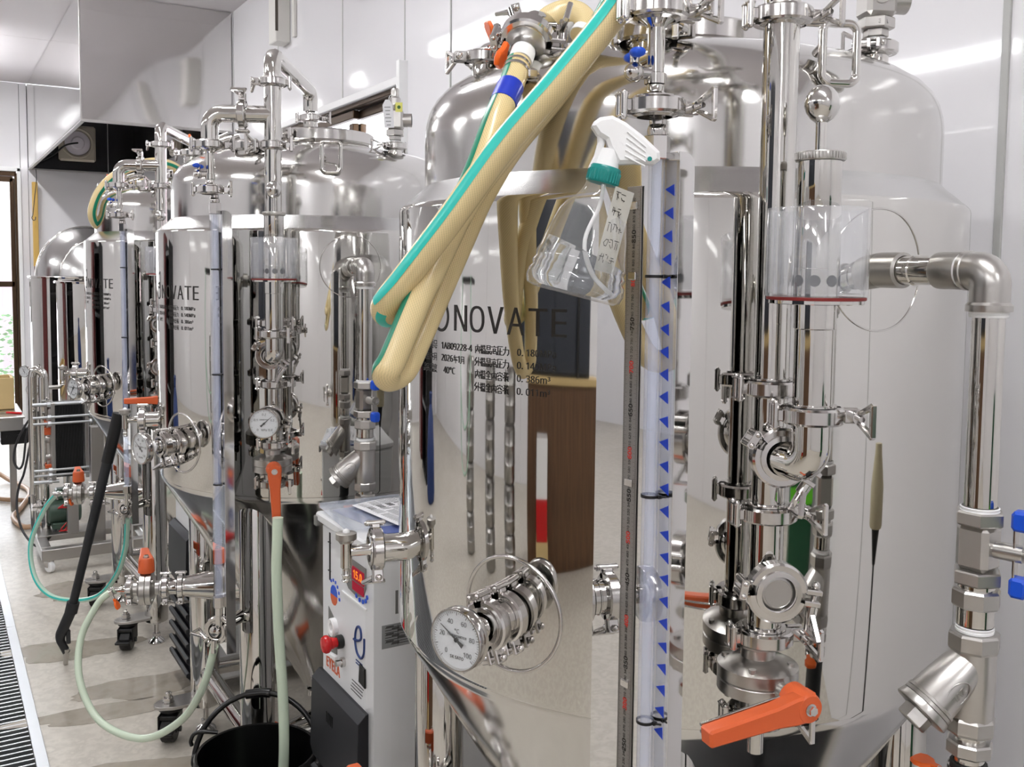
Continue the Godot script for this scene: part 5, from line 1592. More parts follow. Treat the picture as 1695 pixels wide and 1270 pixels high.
	pt(fh, "hose", M.hose_tan, "", func(m: MB): m.tube(spl(v3([0.1, 0.2, -7.6, 0.25, 0.12, -7.2, 0.4, 0.03, -6.9, 0.5, 0.016, -6.5, 0.43, 0.016, -6.1, 0.37, 0.016, -5.85, 0.41, 0.016, -5.6, 0.52, 0.016, -5.7, 0.6, 0.016, -5.9, 0.5, 0.016, -6.2, 0.34, 0.016, -6.35, 0.2, 0.016, -6.6]), 8), 0.014, 12))

func kettles() -> void:
	for k in 2:
		TC = Transform3D(Basis(), [Vector3(0.87, 0, -6.62), Vector3(0.83, 0, -5.62)][k])
		var r: float = [0.33, 0.245][k]
		var h: float = [1.33, 1.315][k]
		var t := thing("brew_kettle", ["tall open steel kettle with a tilted half-dome lid under the hood", "smaller open steel kettle standing in front of the lidded one"][k], "kettle", Vector3.ZERO, "open brew kettles")
		pt(t, "vessel", M.mirror, "", func(m: MB): m.lathe([0.0, 0.42, r * 0.9, 0.4, r, 0.44, r, h - 0.01, r + 0.012, h - 0.008, r + 0.014, h, r + 0.008, h + 0.004, r - 0.006, h, r - 0.006, 0.5, 0.0, 0.45], 80))
		for j in 3:
			pt(t, "leg", M.pipe, "", func(m: MB): m.tube([P(20 + 120 * j, r * 0.85, 0.0), P(20 + 120 * j, r * 0.85, 0.45)], 0.025, 16))
		var dz := P(-80, r, 0)
		dial(t, "", P([-77, -88][k], r + 0.055, 0.752), P(-42, 1, 0), 0.036, ["0", "50", "100"], "°C", 120.0)
		pt(t, "gauge_stem", M.cast, "", func(m: MB): m.tube([P([-77, -88][k], r - 0.01, 0.752), P([-77, -88][k], r + 0.048, 0.752)], 0.011, 12))
	TC = Transform3D(Basis(), Vector3(0.87, 1.335, -6.62))
	var l := thing("kettle_lid", "shiny half-dome kettle lid standing open on the big kettle", "lid", Vector3.ZERO)
	pt(l, "half_dome", M.brush, "", func(m: MB):
		m.X = m.X * Transform3D(Basis(Vector3.UP, deg_to_rad(10)), Vector3.ZERO)
		var q: Array = []
		for k in 13:
			var a := PI / 2 * k / 12.0
			q.append_array([cos(a) * 0.3, sin(a) * 0.31])
		m.lathe(q, 40, -PI / 2, PI / 2))
	pt(l, "lid_rim", M.pipe, "", func(m: MB):
		m.X = m.X * Transform3D(Basis(Vector3.UP, deg_to_rad(10)), Vector3.ZERO)
		for rr in [0.3, 0.22]:
			var p: Array = []
			for k in 33:
				var a := PI * k / 32.0
				p.append(Vector3(cos(a) * rr, sin(a) * rr * 1.03, -0.002 if rr == 0.3 else 0.2))
			m.tube(p, 0.008, 10))
	TC = Transform3D()

func far_left() -> void:
	var tb := thing("steel_table", "steel work table cut by the left edge of the photo", "table", Vector3(0.2, 0, -5.62))
	pt(tb, "top", M.frame, "", func(m: MB): m.box(Vector3(0.1, 0.605, -5.85), Vector3(0.64, 0.012, 0.55), 0.003))
	pt(tb, "apron", M.frame, "", func(m: MB): m.box(Vector3(0.1, 0.57, -5.59), Vector3(0.62, 0.065, 0.01), 0.002))
	for q in [[-0.19, -5.61], [-0.19, -6.09], [0.39, -6.09]]:
		pt(tb, "leg", M.frame, "", func(m: MB): m.box(Vector3(q[0], 0.3, q[1]), Vector3(0.035, 0.6, 0.035), 0.003))
	solo("control_box", "small black box hung under the steel table at the left edge", "box", M.black, func(m: MB):
		m.box(Vector3(0.37, 0.505, -5.66), Vector3(0.13, 0.085, 0.12), 0.006)
		for k in 2:
			on(m, fr(Vector3(0.34 + k * 0.045, 0.505, -5.6), Vector3.BACK), func(q: MB): q.disc(0.009, 0, 0.008, 16)), Vector3(0.37, 0.46, -5.66))
	var bx := thing("wooden_crate", "pale wooden crate on the steel table at the left edge", "crate", Vector3(0.35, 0.611, -5.95))
	pt(bx, "crate_wall", M.wood2, "", func(m: MB):
		m.box(Vector3(0.27, 0.7, -5.87), Vector3(0.24, 0.17, 0.014), 0.002)
		m.box(Vector3(0.27, 0.7, -6.06), Vector3(0.24, 0.17, 0.014), 0.002)
		m.box(Vector3(0.383, 0.7, -5.965), Vector3(0.014, 0.17, 0.18), 0.002)
		m.box(Vector3(0.157, 0.7, -5.965), Vector3(0.014, 0.17, 0.18), 0.002)
		m.box(Vector3(0.27, 0.616, -5.965), Vector3(0.24, 0.01, 0.18)))
	var sc := thing("red_scissors", "red-handled tool lying on the steel table", "tool", Vector3(0.37, 0.613, -5.7))
	pt(sc, "handle", M.red, "", func(m: MB): m.tube(v3([0.34, 0.619, -5.7, 0.41, 0.616, -5.66]), 0.006, 8))
	pt(sc, "blade", M.satin, "", func(m: MB): m.box(Vector3(0.3, 0.617, -5.72), Vector3(0.08, 0.003, 0.014)))
	# on the back wall
	var br := thing("wooden_paddle", "long pale wooden bar with a dark red block, hanging on the back wall", "paddle", Vector3(0.785, 1.34, -8.94))
	pt(br, "bar", M.wood, "", func(m: MB): m.box(Vector3(0.785, 1.74, -8.94), Vector3(0.042, 0.7, 0.03), 0.004))
	pt(br, "block", M.maroon, "", func(m: MB): m.box(Vector3(0.805, 1.365, -8.93), Vector3(0.075, 0.055, 0.05), 0.004))
	solo("wire_hook", "long bent wire hook hanging from the hood corner", "hook", M.cable, func(m: MB): m.tube(spl(v3([0.79, 2.19, -8.86, 0.792, 2.1, -8.86, 0.775, 1.95, -8.86, 0.76, 1.82, -8.86, 0.752, 1.79, -8.86, 0.762, 1.77, -8.86, 0.776, 1.775, -8.86, 0.78, 1.8, -8.86])), 0.0032, 8), Vector3(0.79, 2.19, -8.86))

# things on the other side of the aisle that the polished steel mirrors
func across() -> void:
	var c := thing("wooden_counter", "brown wooden counter with a pale top across the aisle, mirrored in the nearest tank", "counter", Vector3(-2.1, 0, -0.75))
	pt(c, "carcass", M.counter, "", func(m: MB): m.box(Vector3(-2.15, 0.56, -0.5), Vector3(0.5, 1.12, 1.5), 0.004))
	pt(c, "worktop", M.wood2, "", func(m: MB): m.box(Vector3(-2.14, 1.14, -0.5), Vector3(0.54, 0.04, 1.54), 0.004))
	var cb := thing("dark_cupboard", "dark slate cupboard above the wooden counter across the aisle", "cupboard", Vector3(-2.2, 1.16, -0.6))
	pt(cb, "carcass", M.slate, "", func(m: MB): m.box(Vector3(-2.2, 1.65, -0.72), Vector3(0.4, 0.98, 1.5), 0.01))
	for z in [-1.1, -0.35]:
		pt(cb, "door", M.slate, "", func(m: MB): m.box(Vector3(-1.992, 1.65, z), Vector3(0.018, 0.94, 0.72), 0.004))
	solo("black_drape", "black strip hanging beside the dark cupboard", "drape", M.black, func(m: MB): m.box(Vector3(-1.95, 0.9, -0.24), Vector3(0.03, 1.8, 0.05), 0.01), Vector3(-1.95, 0, -0.24))
	var p := thing("carton", "white and red carton on the floor in front of the wooden counter", "carton", Vector3(-1.75, 0, -0.95))
	pt(p, "carton_body", M.white, "", func(m: MB): m.box(Vector3(-1.75, 0.72, -0.95), Vector3(0.2, 0.3, 0.2), 0.002))
	pt(p, "red_band", M.red, "", func(m: MB): m.box(Vector3(-1.75, 0.44, -0.95), Vector3(0.202, 0.26, 0.202), 0.002))
	pt(p, "kraft_base", M.wood2, "", func(m: MB): m.box(Vector3(-1.75, 0.155, -0.95), Vector3(0.22, 0.31, 0.22), 0.002))
	for k in 3:
		var at: Vector3 = [Vector3(-1.85, 0, -2.75), Vector3(-1.8, 0, -2.1), Vector3(-1.8, 0, -1.62)][k]
		for j in 4:
			TC = Transform3D(Basis(), at + Vector3.UP * (j * 0.3))
			var g := thing("steel_canister", ["bottom", "second", "third", "topmost"][j] + " brushed steel canister of the " + ["far", "middle", "near"][k] + " stack across the aisle", "canister", Vector3.ZERO, "stacked steel canisters across the aisle")
			pt(g, "canister_body", M.keg, "keg", func(m: MB): m.lathe([0.0, 0.0, 0.1, 0.0, 0.115, 0.015, 0.115, 0.09, 0.122, 0.1, 0.115, 0.11, 0.115, 0.19, 0.122, 0.2, 0.115, 0.21, 0.115, 0.275, 0.1, 0.295, 0.0, 0.298], 36))
	TC = Transform3D()
	var hs := thing("hanging_hose", "coiled pale hose hanging across the aisle", "hose", Vector3(-1.7, 1.6, -2.8))
	pt(hs, "hose", M.hose_green, "", func(m: MB):
		for k in 2:
			m.tube(spl([Vector3(-1.65, 1.62, -2.95), Vector3(-1.64, 1.2, -2.98), Vector3(-1.63, 0.9 - k * 0.22, -2.92), Vector3(-1.62, 0.8 - k * 0.25, -2.8), Vector3(-1.63, 0.9 - k * 0.22, -2.66), Vector3(-1.64, 1.25, -2.62), Vector3(-1.65, 1.62, -2.66)]), 0.012, 10))
	pt(hs, "hook", M.black, "", func(m: MB): m.box(Vector3(-1.72, 1.6, -2.8), Vector3(0.16, 0.03, 0.36), 0.004))
	solo("maroon_locker", "dark red locker far down the other side of the aisle", "locker", M.maroon, func(m: MB):
		m.box(Vector3(-1.7, 0.95, -6.9), Vector3(0.5, 1.9, 0.5), 0.01)
		m.box(Vector3(-1.44, 0.95, -6.9), Vector3(0.02, 1.84, 0.44), 0.004), Vector3(-1.7, 0, -6.9))
	solo("dark_shelf", "black shelf unit far down the other side of the aisle", "shelf", M.black, func(m: MB):
		for y in [0.05, 0.6, 1.15, 1.7]:
			m.box(Vector3(-1.7, y, -5.9), Vector3(0.5, 0.04, 0.8))
		m.box(Vector3(-1.93, 0.9, -5.9), Vector3(0.03, 1.8, 0.8))
		for z in [-6.28, -5.52]:
			m.box(Vector3(-1.7, 0.9, z), Vector3(0.5, 1.8, 0.03)), Vector3(-1.7, 0, -5.9))
	solo("blue_sack", "blue sack standing on the floor across the aisle", "sack", M.navy, func(m: MB): on(m, Transform3D(Basis().scaled(Vector3(1, 1, 0.8)), Vector3(-1.5, 0, -4.9)), func(q: MB): q.lathe([0, 0, 0.2, 0.0, 0.24, 0.08, 0.22, 0.4, 0.16, 0.62, 0.07, 0.72, 0.1, 0.8, 0, 0.8], 20)), Vector3(-1.5, 0, -4.9))
	solo("added_dark_mat", "unseen black mat added before the nearest tank to darken its mirrored cone", "mat", M.black, func(m: MB):  # unseen sheet, added so the tank cone reflects something dark
		m.box(Vector3(1.13, 0.006, -0.62), Vector3(0.78, 0.012, 0.6), 0.004), Vector3(1.13, 0, -0.62))
	var gb := thing("green_crate", "dark green crate with a lime band near the wall behind the camera", "crate", Vector3(1.3, 0, 1.7))
	pt(gb, "crate_body", M.green, "", func(m: MB): m.box(Vector3(1.32, 0.5, 1.75), Vector3(0.4, 1.0, 0.3), 0.01))
	pt(gb, "lime_band", M.lime, "", func(m: MB): m.box(Vector3(1.32, 0.62, 1.597), Vector3(0.405, 0.09, 0.012), 0.002))
	for i in 2:
		TC = tank_frame(i)
		var pr := thing("probe_cover", "beige sensor with a dark tip mirrored in the shell of the " + WHO[i] + " tank", "sensor", P(4.5, 0.587, 0.97), "beige sensor covers")
		pt(pr, "cover", M.beige, "pcover", func(m: MB): on(m, Transform3D(Basis(), P(4.5, 0.587, 0)), func(q: MB): q.lathe([0, 1.035, 0.016, 1.035, 0.018, 1.04, 0.018, 1.1, 0.01, 1.15, 0.009, 1.165, 0, 1.165], 20)))
		pt(pr, "lead", M.black, "plead", func(m: MB): on(m, Transform3D(Basis(), P(4.5, 0.587, 0)), func(q: MB):
			q.lathe([0, 0.97, 0.004, 0.975, 0.011, 1.035, 0, 1.035], 16)
			q.tube(spl([Vector3(0, 0.98, 0), Vector3(0.01, 0.7, 0.01), Vector3(0.03, 0.3, 0.02), Vector3(0.05, 0.01, 0.03), Vector3(0.2, 0.006, 0.02)]), 0.0022, 8)))
	TC = Transform3D()

func fan_at(back: bool, label: String) -> Node3D:
	TC = Transform3D(Basis(), Vector3(1.115, 2.43, -8.93)) if back else Transform3D(Basis(Vector3.UP, -PI / 2), Vector3(1.55, 2.35, -7.2))
	var n := thing("exhaust_fan", label, "fan", Vector3.ZERO, "exhaust fans inside the hood")
	TC = Transform3D()
	return n

# ---------------------------------------------------------------- the room
const WX := 1.58
const CY := 2.9
const ZB := -9.0
const ZF := 3.6
const XL := -4.6

func room() -> void:
	var f := setting("floor")
	pt(f, "floor_slab", M.floor, "", func(m: MB):
		m.box(Vector3((0.256 + WX + 0.2) / 2, -0.05, (ZB + ZF) / 2), Vector3(WX + 0.2 - 0.256, 0.1, ZF - ZB + 0.4))
		m.box(Vector3((XL - 0.2 - 0.301) / 2, -0.05, (ZB + ZF) / 2), Vector3(-0.301 - XL + 0.2, 0.1, ZF - ZB + 0.4))
		m.box(Vector3(-0.022, -0.05, 1.0), Vector3(0.557, 0.1, 5.3))
		m.box(Vector3(-0.022, -0.05, -8.5), Vector3(0.557, 0.1, 1.6))
		m.box(Vector3(-0.022, -0.085, -4.7), Vector3(0.557, 0.03, 6.2)))
	pt(f, "wet_patch", M.wet, "", func(m: MB):
		m.X = m.X * Transform3D(Basis(Vector3.RIGHT, PI / 2), Vector3(0, 0.0006, 0))
		var rg := RandomNumberGenerator.new()
		rg.seed = 7
		for q in [[0.5, -2.72, 0.23, 0.075, 0.35], [0.47, -3.16, 0.3, 0.06, 0.1], [0.62, -3.3, 0.25, 0.09, 0.0], [0.42, -3.75, 0.22, 0.1, 0.2], [0.55, -4.45, 0.2, 0.12, 0.0], [0.43, -2.35, 0.1, 0.06, 0.6]]:
			var l: Array = []
			for k in 46:
				var a := TAU * k / 46.0
				var w := 1.0 + rg.randf_range(-0.07, 0.07) + 0.16 * sin(a * 3.0 + q[1]) + 0.1 * sin(a * 5.0 + q[0] * 9.0)
				var x: float = cos(a) * q[2] * w
				var y: float = sin(a) * q[3] * w
				l.append_array([q[0] + x, q[1] + y + x * q[4]])
			m.ext(l, -0.0003, 0.0))
	var c := setting("ceiling")
	for k in 7:
		for j in 4:
			pt(c, "ceiling_panel", M.ceil, "cp", func(m: MB): m.box(Vector3(0, CY + 0.03, 0), Vector3(1.636, 0.06, 1.796), 0.002)).position = Vector3(XL + 0.82 + 1.64 * j, 0, ZB + 0.9 + 1.8 * k)
	pt(c, "ceiling_slab", M.ceil, "", func(m: MB): m.box(Vector3((WX + XL) / 2, CY + 0.11, (ZB + ZF) / 2), Vector3(WX - XL + 0.4, 0.1, ZF - ZB + 0.4)))
	# right wall in tall gloss panels, with the window
	var w := setting("wall_right")
	var zs := [ZB, -7.9, -6.95, -5.78, -4.94, -4.04, -3.4, -3.02, -2.0, -0.985, 0.03, 1.05, 2.07, ZF]
	for k in zs.size() - 1:
		var a: float = zs[k] + 0.003
		var b: float = zs[k + 1] - 0.003
		var win := k == 4 or k == 5
		for s in ([[0.0, 1.35], [2.13, CY]] if win else [[0.0, CY]]):
			pt(w, "wall_panel", M.panel, "", func(m: MB): m.box(Vector3(WX + 0.05, (s[0] + s[1]) / 2, (a + b) / 2), Vector3(0.1, s[1] - s[0], b - a), 0.0012))
		if k > 0:
			pt(w, "panel_joint", M.joint, "", func(m: MB):
				m.box(Vector3(WX + 0.045, CY / 2 if not (win or k == 6) else (CY + 2.13) / 2, zs[k]), Vector3(0.094, CY if not (win or k == 6) else CY - 2.13, 0.008))
				if k in [7, 9]:
					m.box(Vector3(WX - 0.002, CY / 2, zs[k]), Vector3(0.006, CY, 0.014 if k == 9 else 0.006), 0.001))
	pt(w, "outer_skin", M.joint, "", func(m: MB):
		m.box(Vector3(WX + 0.13, CY / 2, (ZB - 4.95) / 2), Vector3(0.05, CY, -4.95 - ZB))
		m.box(Vector3(WX + 0.13, CY / 2, (ZF - 3.39) / 2), Vector3(0.05, CY, ZF + 3.39))
		m.box(Vector3(WX + 0.13, 0.67, -4.17), Vector3(0.05, 1.34, 1.56))
		m.box(Vector3(WX + 0.13, 2.52, -4.17), Vector3(0.05, 0.77, 1.56)))
	var wd := setting("window_1")
	pt(wd, "casing", M.white, "", func(m: MB):
		m.box(Vector3(WX - 0.004, 2.125, -4.17), Vector3(0.024, 0.03, 1.56), 0.002)
		m.box(Vector3(WX - 0.012, 1.76, -3.386), Vector3(0.05, 0.86, 0.026), 0.002)
		m.box(Vector3(WX - 0.004, 1.35, -4.17), Vector3(0.03, 0.03, 1.56), 0.002))
	pt(wd, "window_frame", M.brown, "", func(m: MB):
		m.box(Vector3(WX + 0.05, 2.1, -4.17), Vector3(0.09, 0.022, 1.54), 0.003)
		m.box(Vector3(WX + 0.05, 1.375, -4.17), Vector3(0.09, 0.03, 1.54), 0.003)
		m.box(Vector3(WX + 0.05, 1.73, -3.42), Vector3(0.09, 0.7, 0.03), 0.003)
		m.box(Vector3(WX + 0.05, 1.73, -4.925), Vector3(0.09, 0.7, 0.03), 0.003))
	for k in 2:
		var z0: float = [-4.9, -4.0][k]
		var z1: float = [-3.96, -3.44][k]
		var x: float = WX + [0.03, 0.06][k]
		var sa := pt(wd, "sash", M.brown, "", func(m: MB):
			m.box(Vector3(x, 2.068, (z0 + z1) / 2), Vector3(0.028, 0.036, z1 - z0), 0.003)
			m.box(Vector3(x, 1.41, (z0 + z1) / 2), Vector3(0.028, 0.05, z1 - z0), 0.003)
			m.box(Vector3(x, 1.72, z0 + 0.025), Vector3(0.028, 0.62, 0.05), 0.003)
			m.box(Vector3(x, 1.72, z1 - 0.025), Vector3(0.028, 0.62, 0.05), 0.003))
		pt(sa, "pane", M.glass, "", func(m: MB): m.box(Vector3(x, 1.74, (z0 + z1) / 2), Vector3(0.004, 0.64, z1 - z0 - 0.06)))
	# back wall and its sliding glass door
	var bk := setting("wall_back")
	for q in [[0.688, 0.742, 0.0, CY], [0.745, 1.58, 0.0, CY], [-0.5, 0.36, 2.19, CY], [0.363, 0.685, 2.19, CY], [-1.6, -0.503, 0.0, CY], [-3.1, -1.603, 0.0, CY], [XL, -3.103, 0.0, CY]]:
		pt(bk, "wall_panel", M.panel, "", func(m: MB): m.box(Vector3((q[0] + q[1]) / 2, (q[2] + q[3]) / 2, ZB - 0.05), Vector3(q[1] - q[0], q[3] - q[2], 0.1), 0.0012))
	pt(bk, "outer_skin", M.joint, "", func(m: MB):
		m.box(Vector3(1.2, CY / 2, ZB - 0.13), Vector3(1.03, CY, 0.05))
		m.box(Vector3((XL - 0.5) / 2, CY / 2, ZB - 0.13), Vector3(-0.5 - XL, CY, 0.05))
		m.box(Vector3(0.09, 2.55, ZB - 0.13), Vector3(1.2, 0.72, 0.05)))
	var dr := setting("door_1")
	pt(dr, "casing", M.white, "", func(m: MB):
		m.box(Vector3(0.673, 1.1, ZB + 0.004), Vector3(0.028, 2.2, 0.03), 0.002)
		m.box(Vector3(0.09, 2.19, ZB + 0.004), Vector3(1.19, 0.034, 0.03), 0.002))
	pt(dr, "door_frame", M.brown, "", func(m: MB):
		m.box(Vector3(0.651, 1.08, ZB - 0.05), Vector3(0.022, 2.16, 0.09), 0.003)
		m.box(Vector3(0.09, 2.155, ZB - 0.05), Vector3(1.13, 0.04, 0.09), 0.003)
		m.box(Vector3(-0.48, 1.08, ZB - 0.05), Vector3(0.045, 2.16, 0.09), 0.003)
		m.box(Vector3(0.09, 0.01, ZB - 0.05), Vector3(1.13, 0.03, 0.09), 0.003))
	var lf := pt(dr, "door_leaf", M.brown, "", func(m: MB):
		m.box(Vector3(0.622, 1.07, ZB - 0.04), Vector3(0.034, 2.1, 0.03), 0.003)
		m.box(Vector3(0.3, 2.11, ZB - 0.04), Vector3(0.66, 0.045, 0.03), 0.003)
		m.box(Vector3(0.3, 1.24, ZB - 0.04), Vector3(0.66, 0.045, 0.03), 0.003)
		m.box(Vector3(0.3, 0.06, ZB - 0.04), Vector3(0.66, 0.1, 0.03), 0.003)
		m.box(Vector3(-0.01, 1.07, ZB - 0.04), Vector3(0.04, 2.1, 0.03), 0.003))
	for q in [[1.675, 0.82], [0.665, 1.1]]:
		pt(lf, "pane", M.glass, "", func(m: MB): m.box(Vector3(0.307, q[0], ZB - 0.04), Vector3(0.59, q[1], 0.004)))
	var lw := setting("wall_left")
	for k in 7:
		pt(lw, "wall_panel", M.panel, "lwp", func(m: MB): m.box(Vector3(XL - 0.05, CY / 2, 0), Vector3(0.1, CY, 1.794), 0.0012)).position = Vector3(0, 0, ZB + 0.9 + 1.8 * k)
	var fw := setting("wall_front")
	for k in 4:
		pt(fw, "wall_panel", M.panel, "fwp", func(m: MB): m.box(Vector3(0, CY / 2, ZF + 0.05), Vector3(1.54, CY, 0.1), 0.0012)).position = Vector3(XL + 0.78 + 1.545 * k, 0, 0)
	# hood over the kettles
	var h := thing("range_hood", "big sheet steel hood hung from the ceiling over the kettles", "hood", Vector3(1.16, 2.195, -7.4))
	pt(h, "side_panel", M.sheet, "", func(m: MB): m.box(Vector3(0.747, 2.55, -7.4), Vector3(0.004, 0.69, 3.19), 0.0008))
	pt(h, "front_panel", M.sheet, "", func(m: MB):
		# slightly buckled sheet
		var n := 24
		var b := m.v.size()
		for k in n + 1:
			for j in 13:
				var x := 0.747 + 0.825 * k / n
				var y := 2.2 + 0.695 * j / 12.0
				var u := float(k) / n * PI
				var s := float(j) / 12.0 * PI
				var z := -5.8 + 0.004 * sin(u) * sin(s) * sin(u * 2.0 + 0.6)
				var dx := 0.004 * sin(s) * (cos(u) * sin(u * 2.0 + 0.6) + 2.0 * sin(u) * cos(u * 2.0 + 0.6)) * PI / 0.825
				var dy := 0.004 * sin(u) * cos(s) * sin(u * 2.0 + 0.6) * PI / 0.695
				m.vert(Vector3(x, y, z), Vector3(-dx, -dy, 1))
		for k in n:
			for j in 12:
				m.quad(b + k * 13 + j, b + (k + 1) * 13 + j, b + (k + 1) * 13 + j + 1, b + k * 13 + j + 1)
		m.box(Vector3(1.16, 2.55, -5.808), Vector3(0.82, 0.69, 0.002)))
	pt(h, "lip", M.frame, "", func(m: MB):
		m.box(Vector3(0.755, 2.2, -7.4), Vector3(0.024, 0.014, 3.2), 0.001)
		m.box(Vector3(1.16, 2.2, -5.808), Vector3(0.83, 0.014, 0.024), 0.001)
		m.box(Vector3(1.16, 2.198, -8.96), Vector3(0.83, 0.012, 0.03), 0.001)
		m.box(Vector3(0.748, 2.55, -5.801), Vector3(0.008, 0.69, 0.008), 0.001))
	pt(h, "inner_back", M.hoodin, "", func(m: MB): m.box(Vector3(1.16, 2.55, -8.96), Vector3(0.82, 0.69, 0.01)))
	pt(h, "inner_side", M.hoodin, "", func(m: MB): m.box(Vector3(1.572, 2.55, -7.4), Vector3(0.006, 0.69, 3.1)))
	pt(h, "panel_seam", M.frame, "", func(m: MB): m.box(Vector3(1.36, 2.5, -8.952), Vector3(0.006, 0.6, 0.006)))
	for q in [[1.115, "square white exhaust fan on the dark inner back of the hood"], [0.0, "square brownish exhaust fan on the right inner side of the hood"]]:
		var fn := fan_at(q[0] > 1.0, q[1])
		pt(fn, "fan_frame", M.fan, "", func(m: MB): m.box(Vector3(0, 0, 0.0), Vector3(0.29, 0.3, 0.04), 0.016))
		pt(fn, "duct_ring", M.fan, "", func(m: MB): on(m, fr(Vector3(0, 0, 0.02), Vector3.BACK), func(w2: MB):
			w2.lathe([0.1, 0.0, 0.128, 0.0, 0.128, 0.02, 0.12, 0.026, 0.108, 0.02, 0.104, 0.0], 36)))
		pt(fn, "hub_cover", M.frost, "", func(m: MB): on(m, fr(Vector3(0, 0, 0.02), Vector3.BACK), func(w2: MB): w2.lathe([0.1, 0.0, 0.1, 0.004, 0.055, 0.012, 0.05, 0.035, 0.045, 0.04, 0, 0.042], 30)))
		if q[0] > 1.0:
			pt(fn, "fan_cord", M.black, "", func(m: MB): m.tube(spl([Vector3(0.0, 0.0, 0.06), Vector3(-0.1, -0.03, 0.07), Vector3(-0.2, -0.12, 0.05), Vector3(-0.33, -0.19, 0.03)]), 0.007, 8))
	# switch boxes on the right wall
	for k in 2:
		var z: float = [-4.8, -3.75][k]
		var b := thing("wall_box", ["white wall box with a dark slit above the far end of the window", "white wall box with a dark slit high on the wall above the window"][k], "box", Vector3(WX, 2.52, z), "white boxes high on the right wall")
		pt(b, "box_body", M.cabinet, "", func(m: MB): m.box(Vector3(WX - 0.038, 2.66, z), Vector3(0.076, 0.28, 0.11), 0.004))
		pt(b, "slit", M.slit, "", func(m: MB): m.box(Vector3(WX - 0.07, 2.67, z + 0.0555), Vector3(0.014, 0.2, 0.002)))
		pt(b, "cable_duct", M.cabinet, "", func(m: MB): m.box(Vector3(WX - 0.008, 2.68, z + 0.14), Vector3(0.016, 0.3, 0.03), 0.002))

func lamps() -> void:
	for q in [[0.25, -7.65, "on the ceiling above the far end of the aisle"], [0.25, -5.16, "on the ceiling above the aisle beside the hood"], [0.25, -2.6, "on the ceiling above the aisle beside the middle tank"], [0.25, -0.1, "on the ceiling above the camera"], [0.25, 2.4, "on the ceiling behind the camera"], [-2.7, -6.6, "in the farther row, at its far end"], [-2.7, -4.2, "in the farther row, second from its far end"], [-2.7, -1.8, "in the farther row, second from its near end"], [-2.7, 0.8, "in the farther row, at its near end"], [-2.7, 3.0, "added to the farther row behind the camera for brightness"]]:  # last lamp of the farther row is added to brighten the near end
		TC = Transform3D(Basis(), Vector3(q[0], CY, q[1]))
		var t := thing("ceiling_lamp", "long white tube lamp " + q[2], "lamp", Vector3.ZERO, "tube lamps on the ceiling")
		pt(t, "lamp_housing", M.white, "lh", func(m: MB): m.box(Vector3(0, -0.012, 0), Vector3(0.15, 0.024, 1.28), 0.004))
		pt(t, "lamp_tube", M.tubelight, "lt", func(m: MB): m.tube([Vector3(0, -0.06, -0.62), Vector3(0, -0.06, 0.62)], 0.026, 20))
		var a := AreaLight3D.new()
		a.name = "lamp_light"
		a.area_size = Vector2(0.05, 1.24)
		a.light_energy = LAMP
		a.light_color = Color(0.995, 0.995, 1.0)
		a.shadow_enabled = true
		a.area_range = 16.0
		a.area_attenuation = 2.0
		t.add_child(a)
		a.position = Vector3(0, -0.09, 0)
		a.rotation = Vector3(-PI / 2, 0, 0)
	TC = Transform3D()

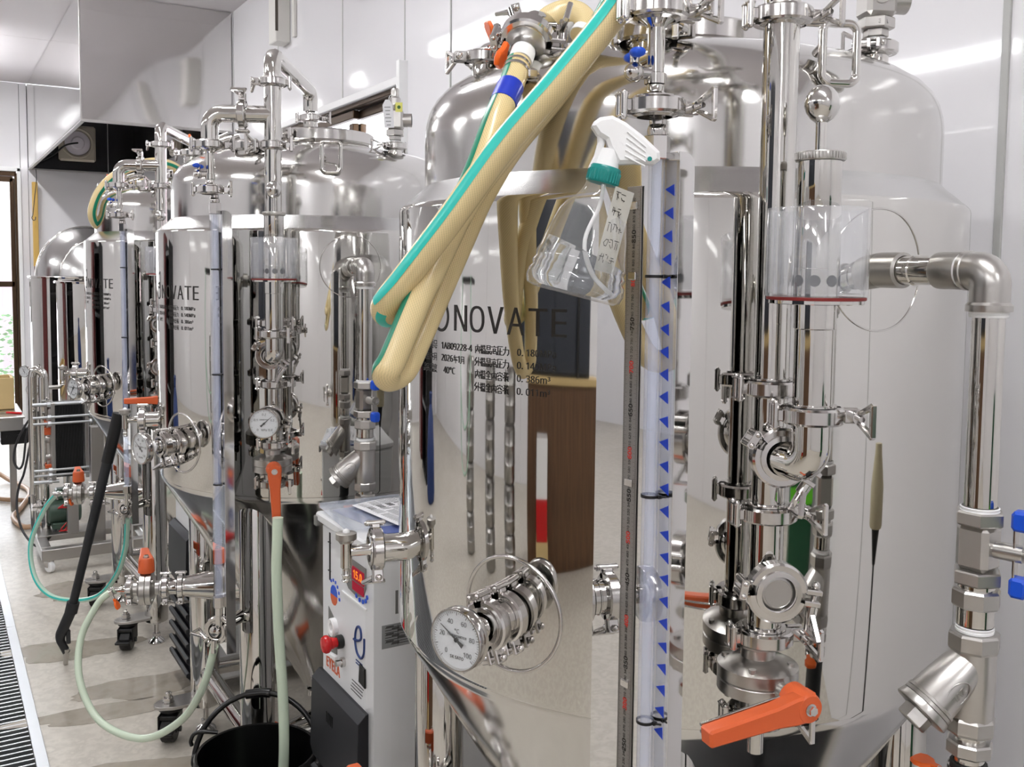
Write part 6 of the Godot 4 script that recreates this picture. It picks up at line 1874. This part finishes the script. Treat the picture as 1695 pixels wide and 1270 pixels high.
func outside() -> void:
	solo("ground", "", "", M.stone, func(m: MB): m.box(Vector3(3, -0.16, -14), Vector3(24, 0.1, 26)), Vector3.ZERO)
	solo("pink_house", "pale pink house wall standing outside the window", "house", M.pink, func(m: MB):
		m.box(Vector3(6.0, 2.0, -5.5), Vector3(0.3, 4.3, 9.0))
		m.box(Vector3(5.83, 3.2, -5.5), Vector3(0.06, 0.12, 9.0)), Vector3(6, -0.1, -5.5))
	var hs := thing("far_house", "pale grey house with a sloping eave seen through the glass door", "house", Vector3(2.2, -0.1, -15))
	pt(hs, "house_wall", M.stone, "", func(m: MB): m.box(Vector3(1.9, 1.9, -15.2), Vector3(2.0, 4.0, 1.6)))
	pt(hs, "eave", M.grey, "", func(m: MB):
		m.ext([0.6, 2.9, 0.6, 3.05, 3.0, 4.3, 3.0, 4.15], -15.6, -14.2, 0.0)
		m.tube([Vector3(-1.2, 3.4, -14.3), Vector3(0.95, 2.0, -14.3)], 0.05, 10))
	solo("meter_box", "grey meter cabinet standing outside the glass door", "cabinet", pla(Color(0.55, 0.5, 0.52), 0.6), func(m: MB): m.box(Vector3(0.86, 0.9, -12.2), Vector3(0.34, 1.9, 0.3), 0.01), Vector3(0.86, -0.1, -12.2))
	solo("white_block", "white block wall outside the glass door", "wall", M.white, func(m: MB): m.box(Vector3(0.2, 0.4, -12.8), Vector3(0.9, 1.0, 0.4), 0.02), Vector3(0.2, -0.1, -12.8))
	solo("orange_post", "orange post outside the glass door at the left edge", "post", M.orange, func(m: MB): m.box(Vector3(0.3, 0.9, -11.6), Vector3(0.08, 1.8, 0.08), 0.005), Vector3(0.3, -0.1, -11.6))
	solo("outdoor_shrub", "green shrub outside the glass door", "shrub", M.leaf, func(m: MB):
		var rg := RandomNumberGenerator.new()
		rg.seed = 3
		for k in 260:
			var p := Vector3(rg.randfn(0.0, 0.16), rg.randf_range(0.0, 0.9), rg.randfn(0.0, 0.16))
			on(m, Transform3D(Basis.from_euler(Vector3(rg.randf() * 6.0, rg.randf() * 6.0, 0)), Vector3(0.7, 0.0, -11.2) + p), func(q: MB): q.face([Vector3(-0.03, 0, 0), Vector3(0, 0.018, 0), Vector3(0.04, 0, 0), Vector3(0, -0.018, 0)], Vector3.BACK)), Vector3(0.7, -0.1, -11.2))

const LAMP := 1.45

func _ready() -> void:
	# camera: 1.4 m up in the aisle, turned towards the tanks, shifted lens
	var cam := Camera3D.new()
	cam.name = "camera"
	cam.projection = Camera3D.PROJECTION_FRUSTUM
	cam.near = 0.05
	cam.far = 100.0
	cam.size = 2.0 * 0.05 * 635.0 / 1588.05
	cam.frustum_offset = Vector2(0, -76.37 / 1588.05 * 0.05)
	cam.transform = Transform3D(Basis(Vector3.UP, -0.54735) * Basis(Vector3.RIGHT, -0.069793) * Basis(Vector3.BACK, 0.010741), Vector3(0, 1.4, 0))
	add_child(cam)
	cam.current = true
	var we := WorldEnvironment.new()
	we.name = "world"
	var e := Environment.new()
	e.background_mode = Environment.BG_SKY
	var sm := ProceduralSkyMaterial.new()
	sm.sky_top_color = Color(0.86, 0.89, 0.93)
	sm.sky_horizon_color = Color(0.95, 0.95, 0.95)
	sm.ground_horizon_color = Color(0.8, 0.8, 0.8)
	sm.ground_bottom_color = Color(0.5, 0.5, 0.5)
	sm.sky_energy_multiplier = 3.0
	var sk := Sky.new()
	sk.sky_material = sm
	e.sky = sk
	e.tonemap_mode = Environment.TONE_MAPPER_LINEAR
	e.tonemap_exposure = 1.0
	e.sdfgi_enabled = true
	e.ssao_enabled = true
	e.ssil_enabled = true
	we.environment = e
	add_child(we)
	make_materials()
	lamps()
	room()
	grate()
	outside()
	for i in 3:
		tank(i)
		level_gauge(i)
		vent_column(i)
		relief_valve(i)
		column_valve(i)
		thermometer(i)
		sample_valve(i)
		outlet_valve(i)
		cooling_pipe(i)
		safety_valve(i)
		top_valve(i)
	chiller(-1.665, "white cooling unit with a red stop button, between the nearest and middle tanks", true)
	chiller(-3.085, "white cooling unit half hidden behind the middle tank's leg, dark louvres to the aisle", false)
	hoses()
	ruler()
	sprayer()
	papers()
	bucket()
	lance()
	exchanger()
	kettles()
	far_left()
	across()
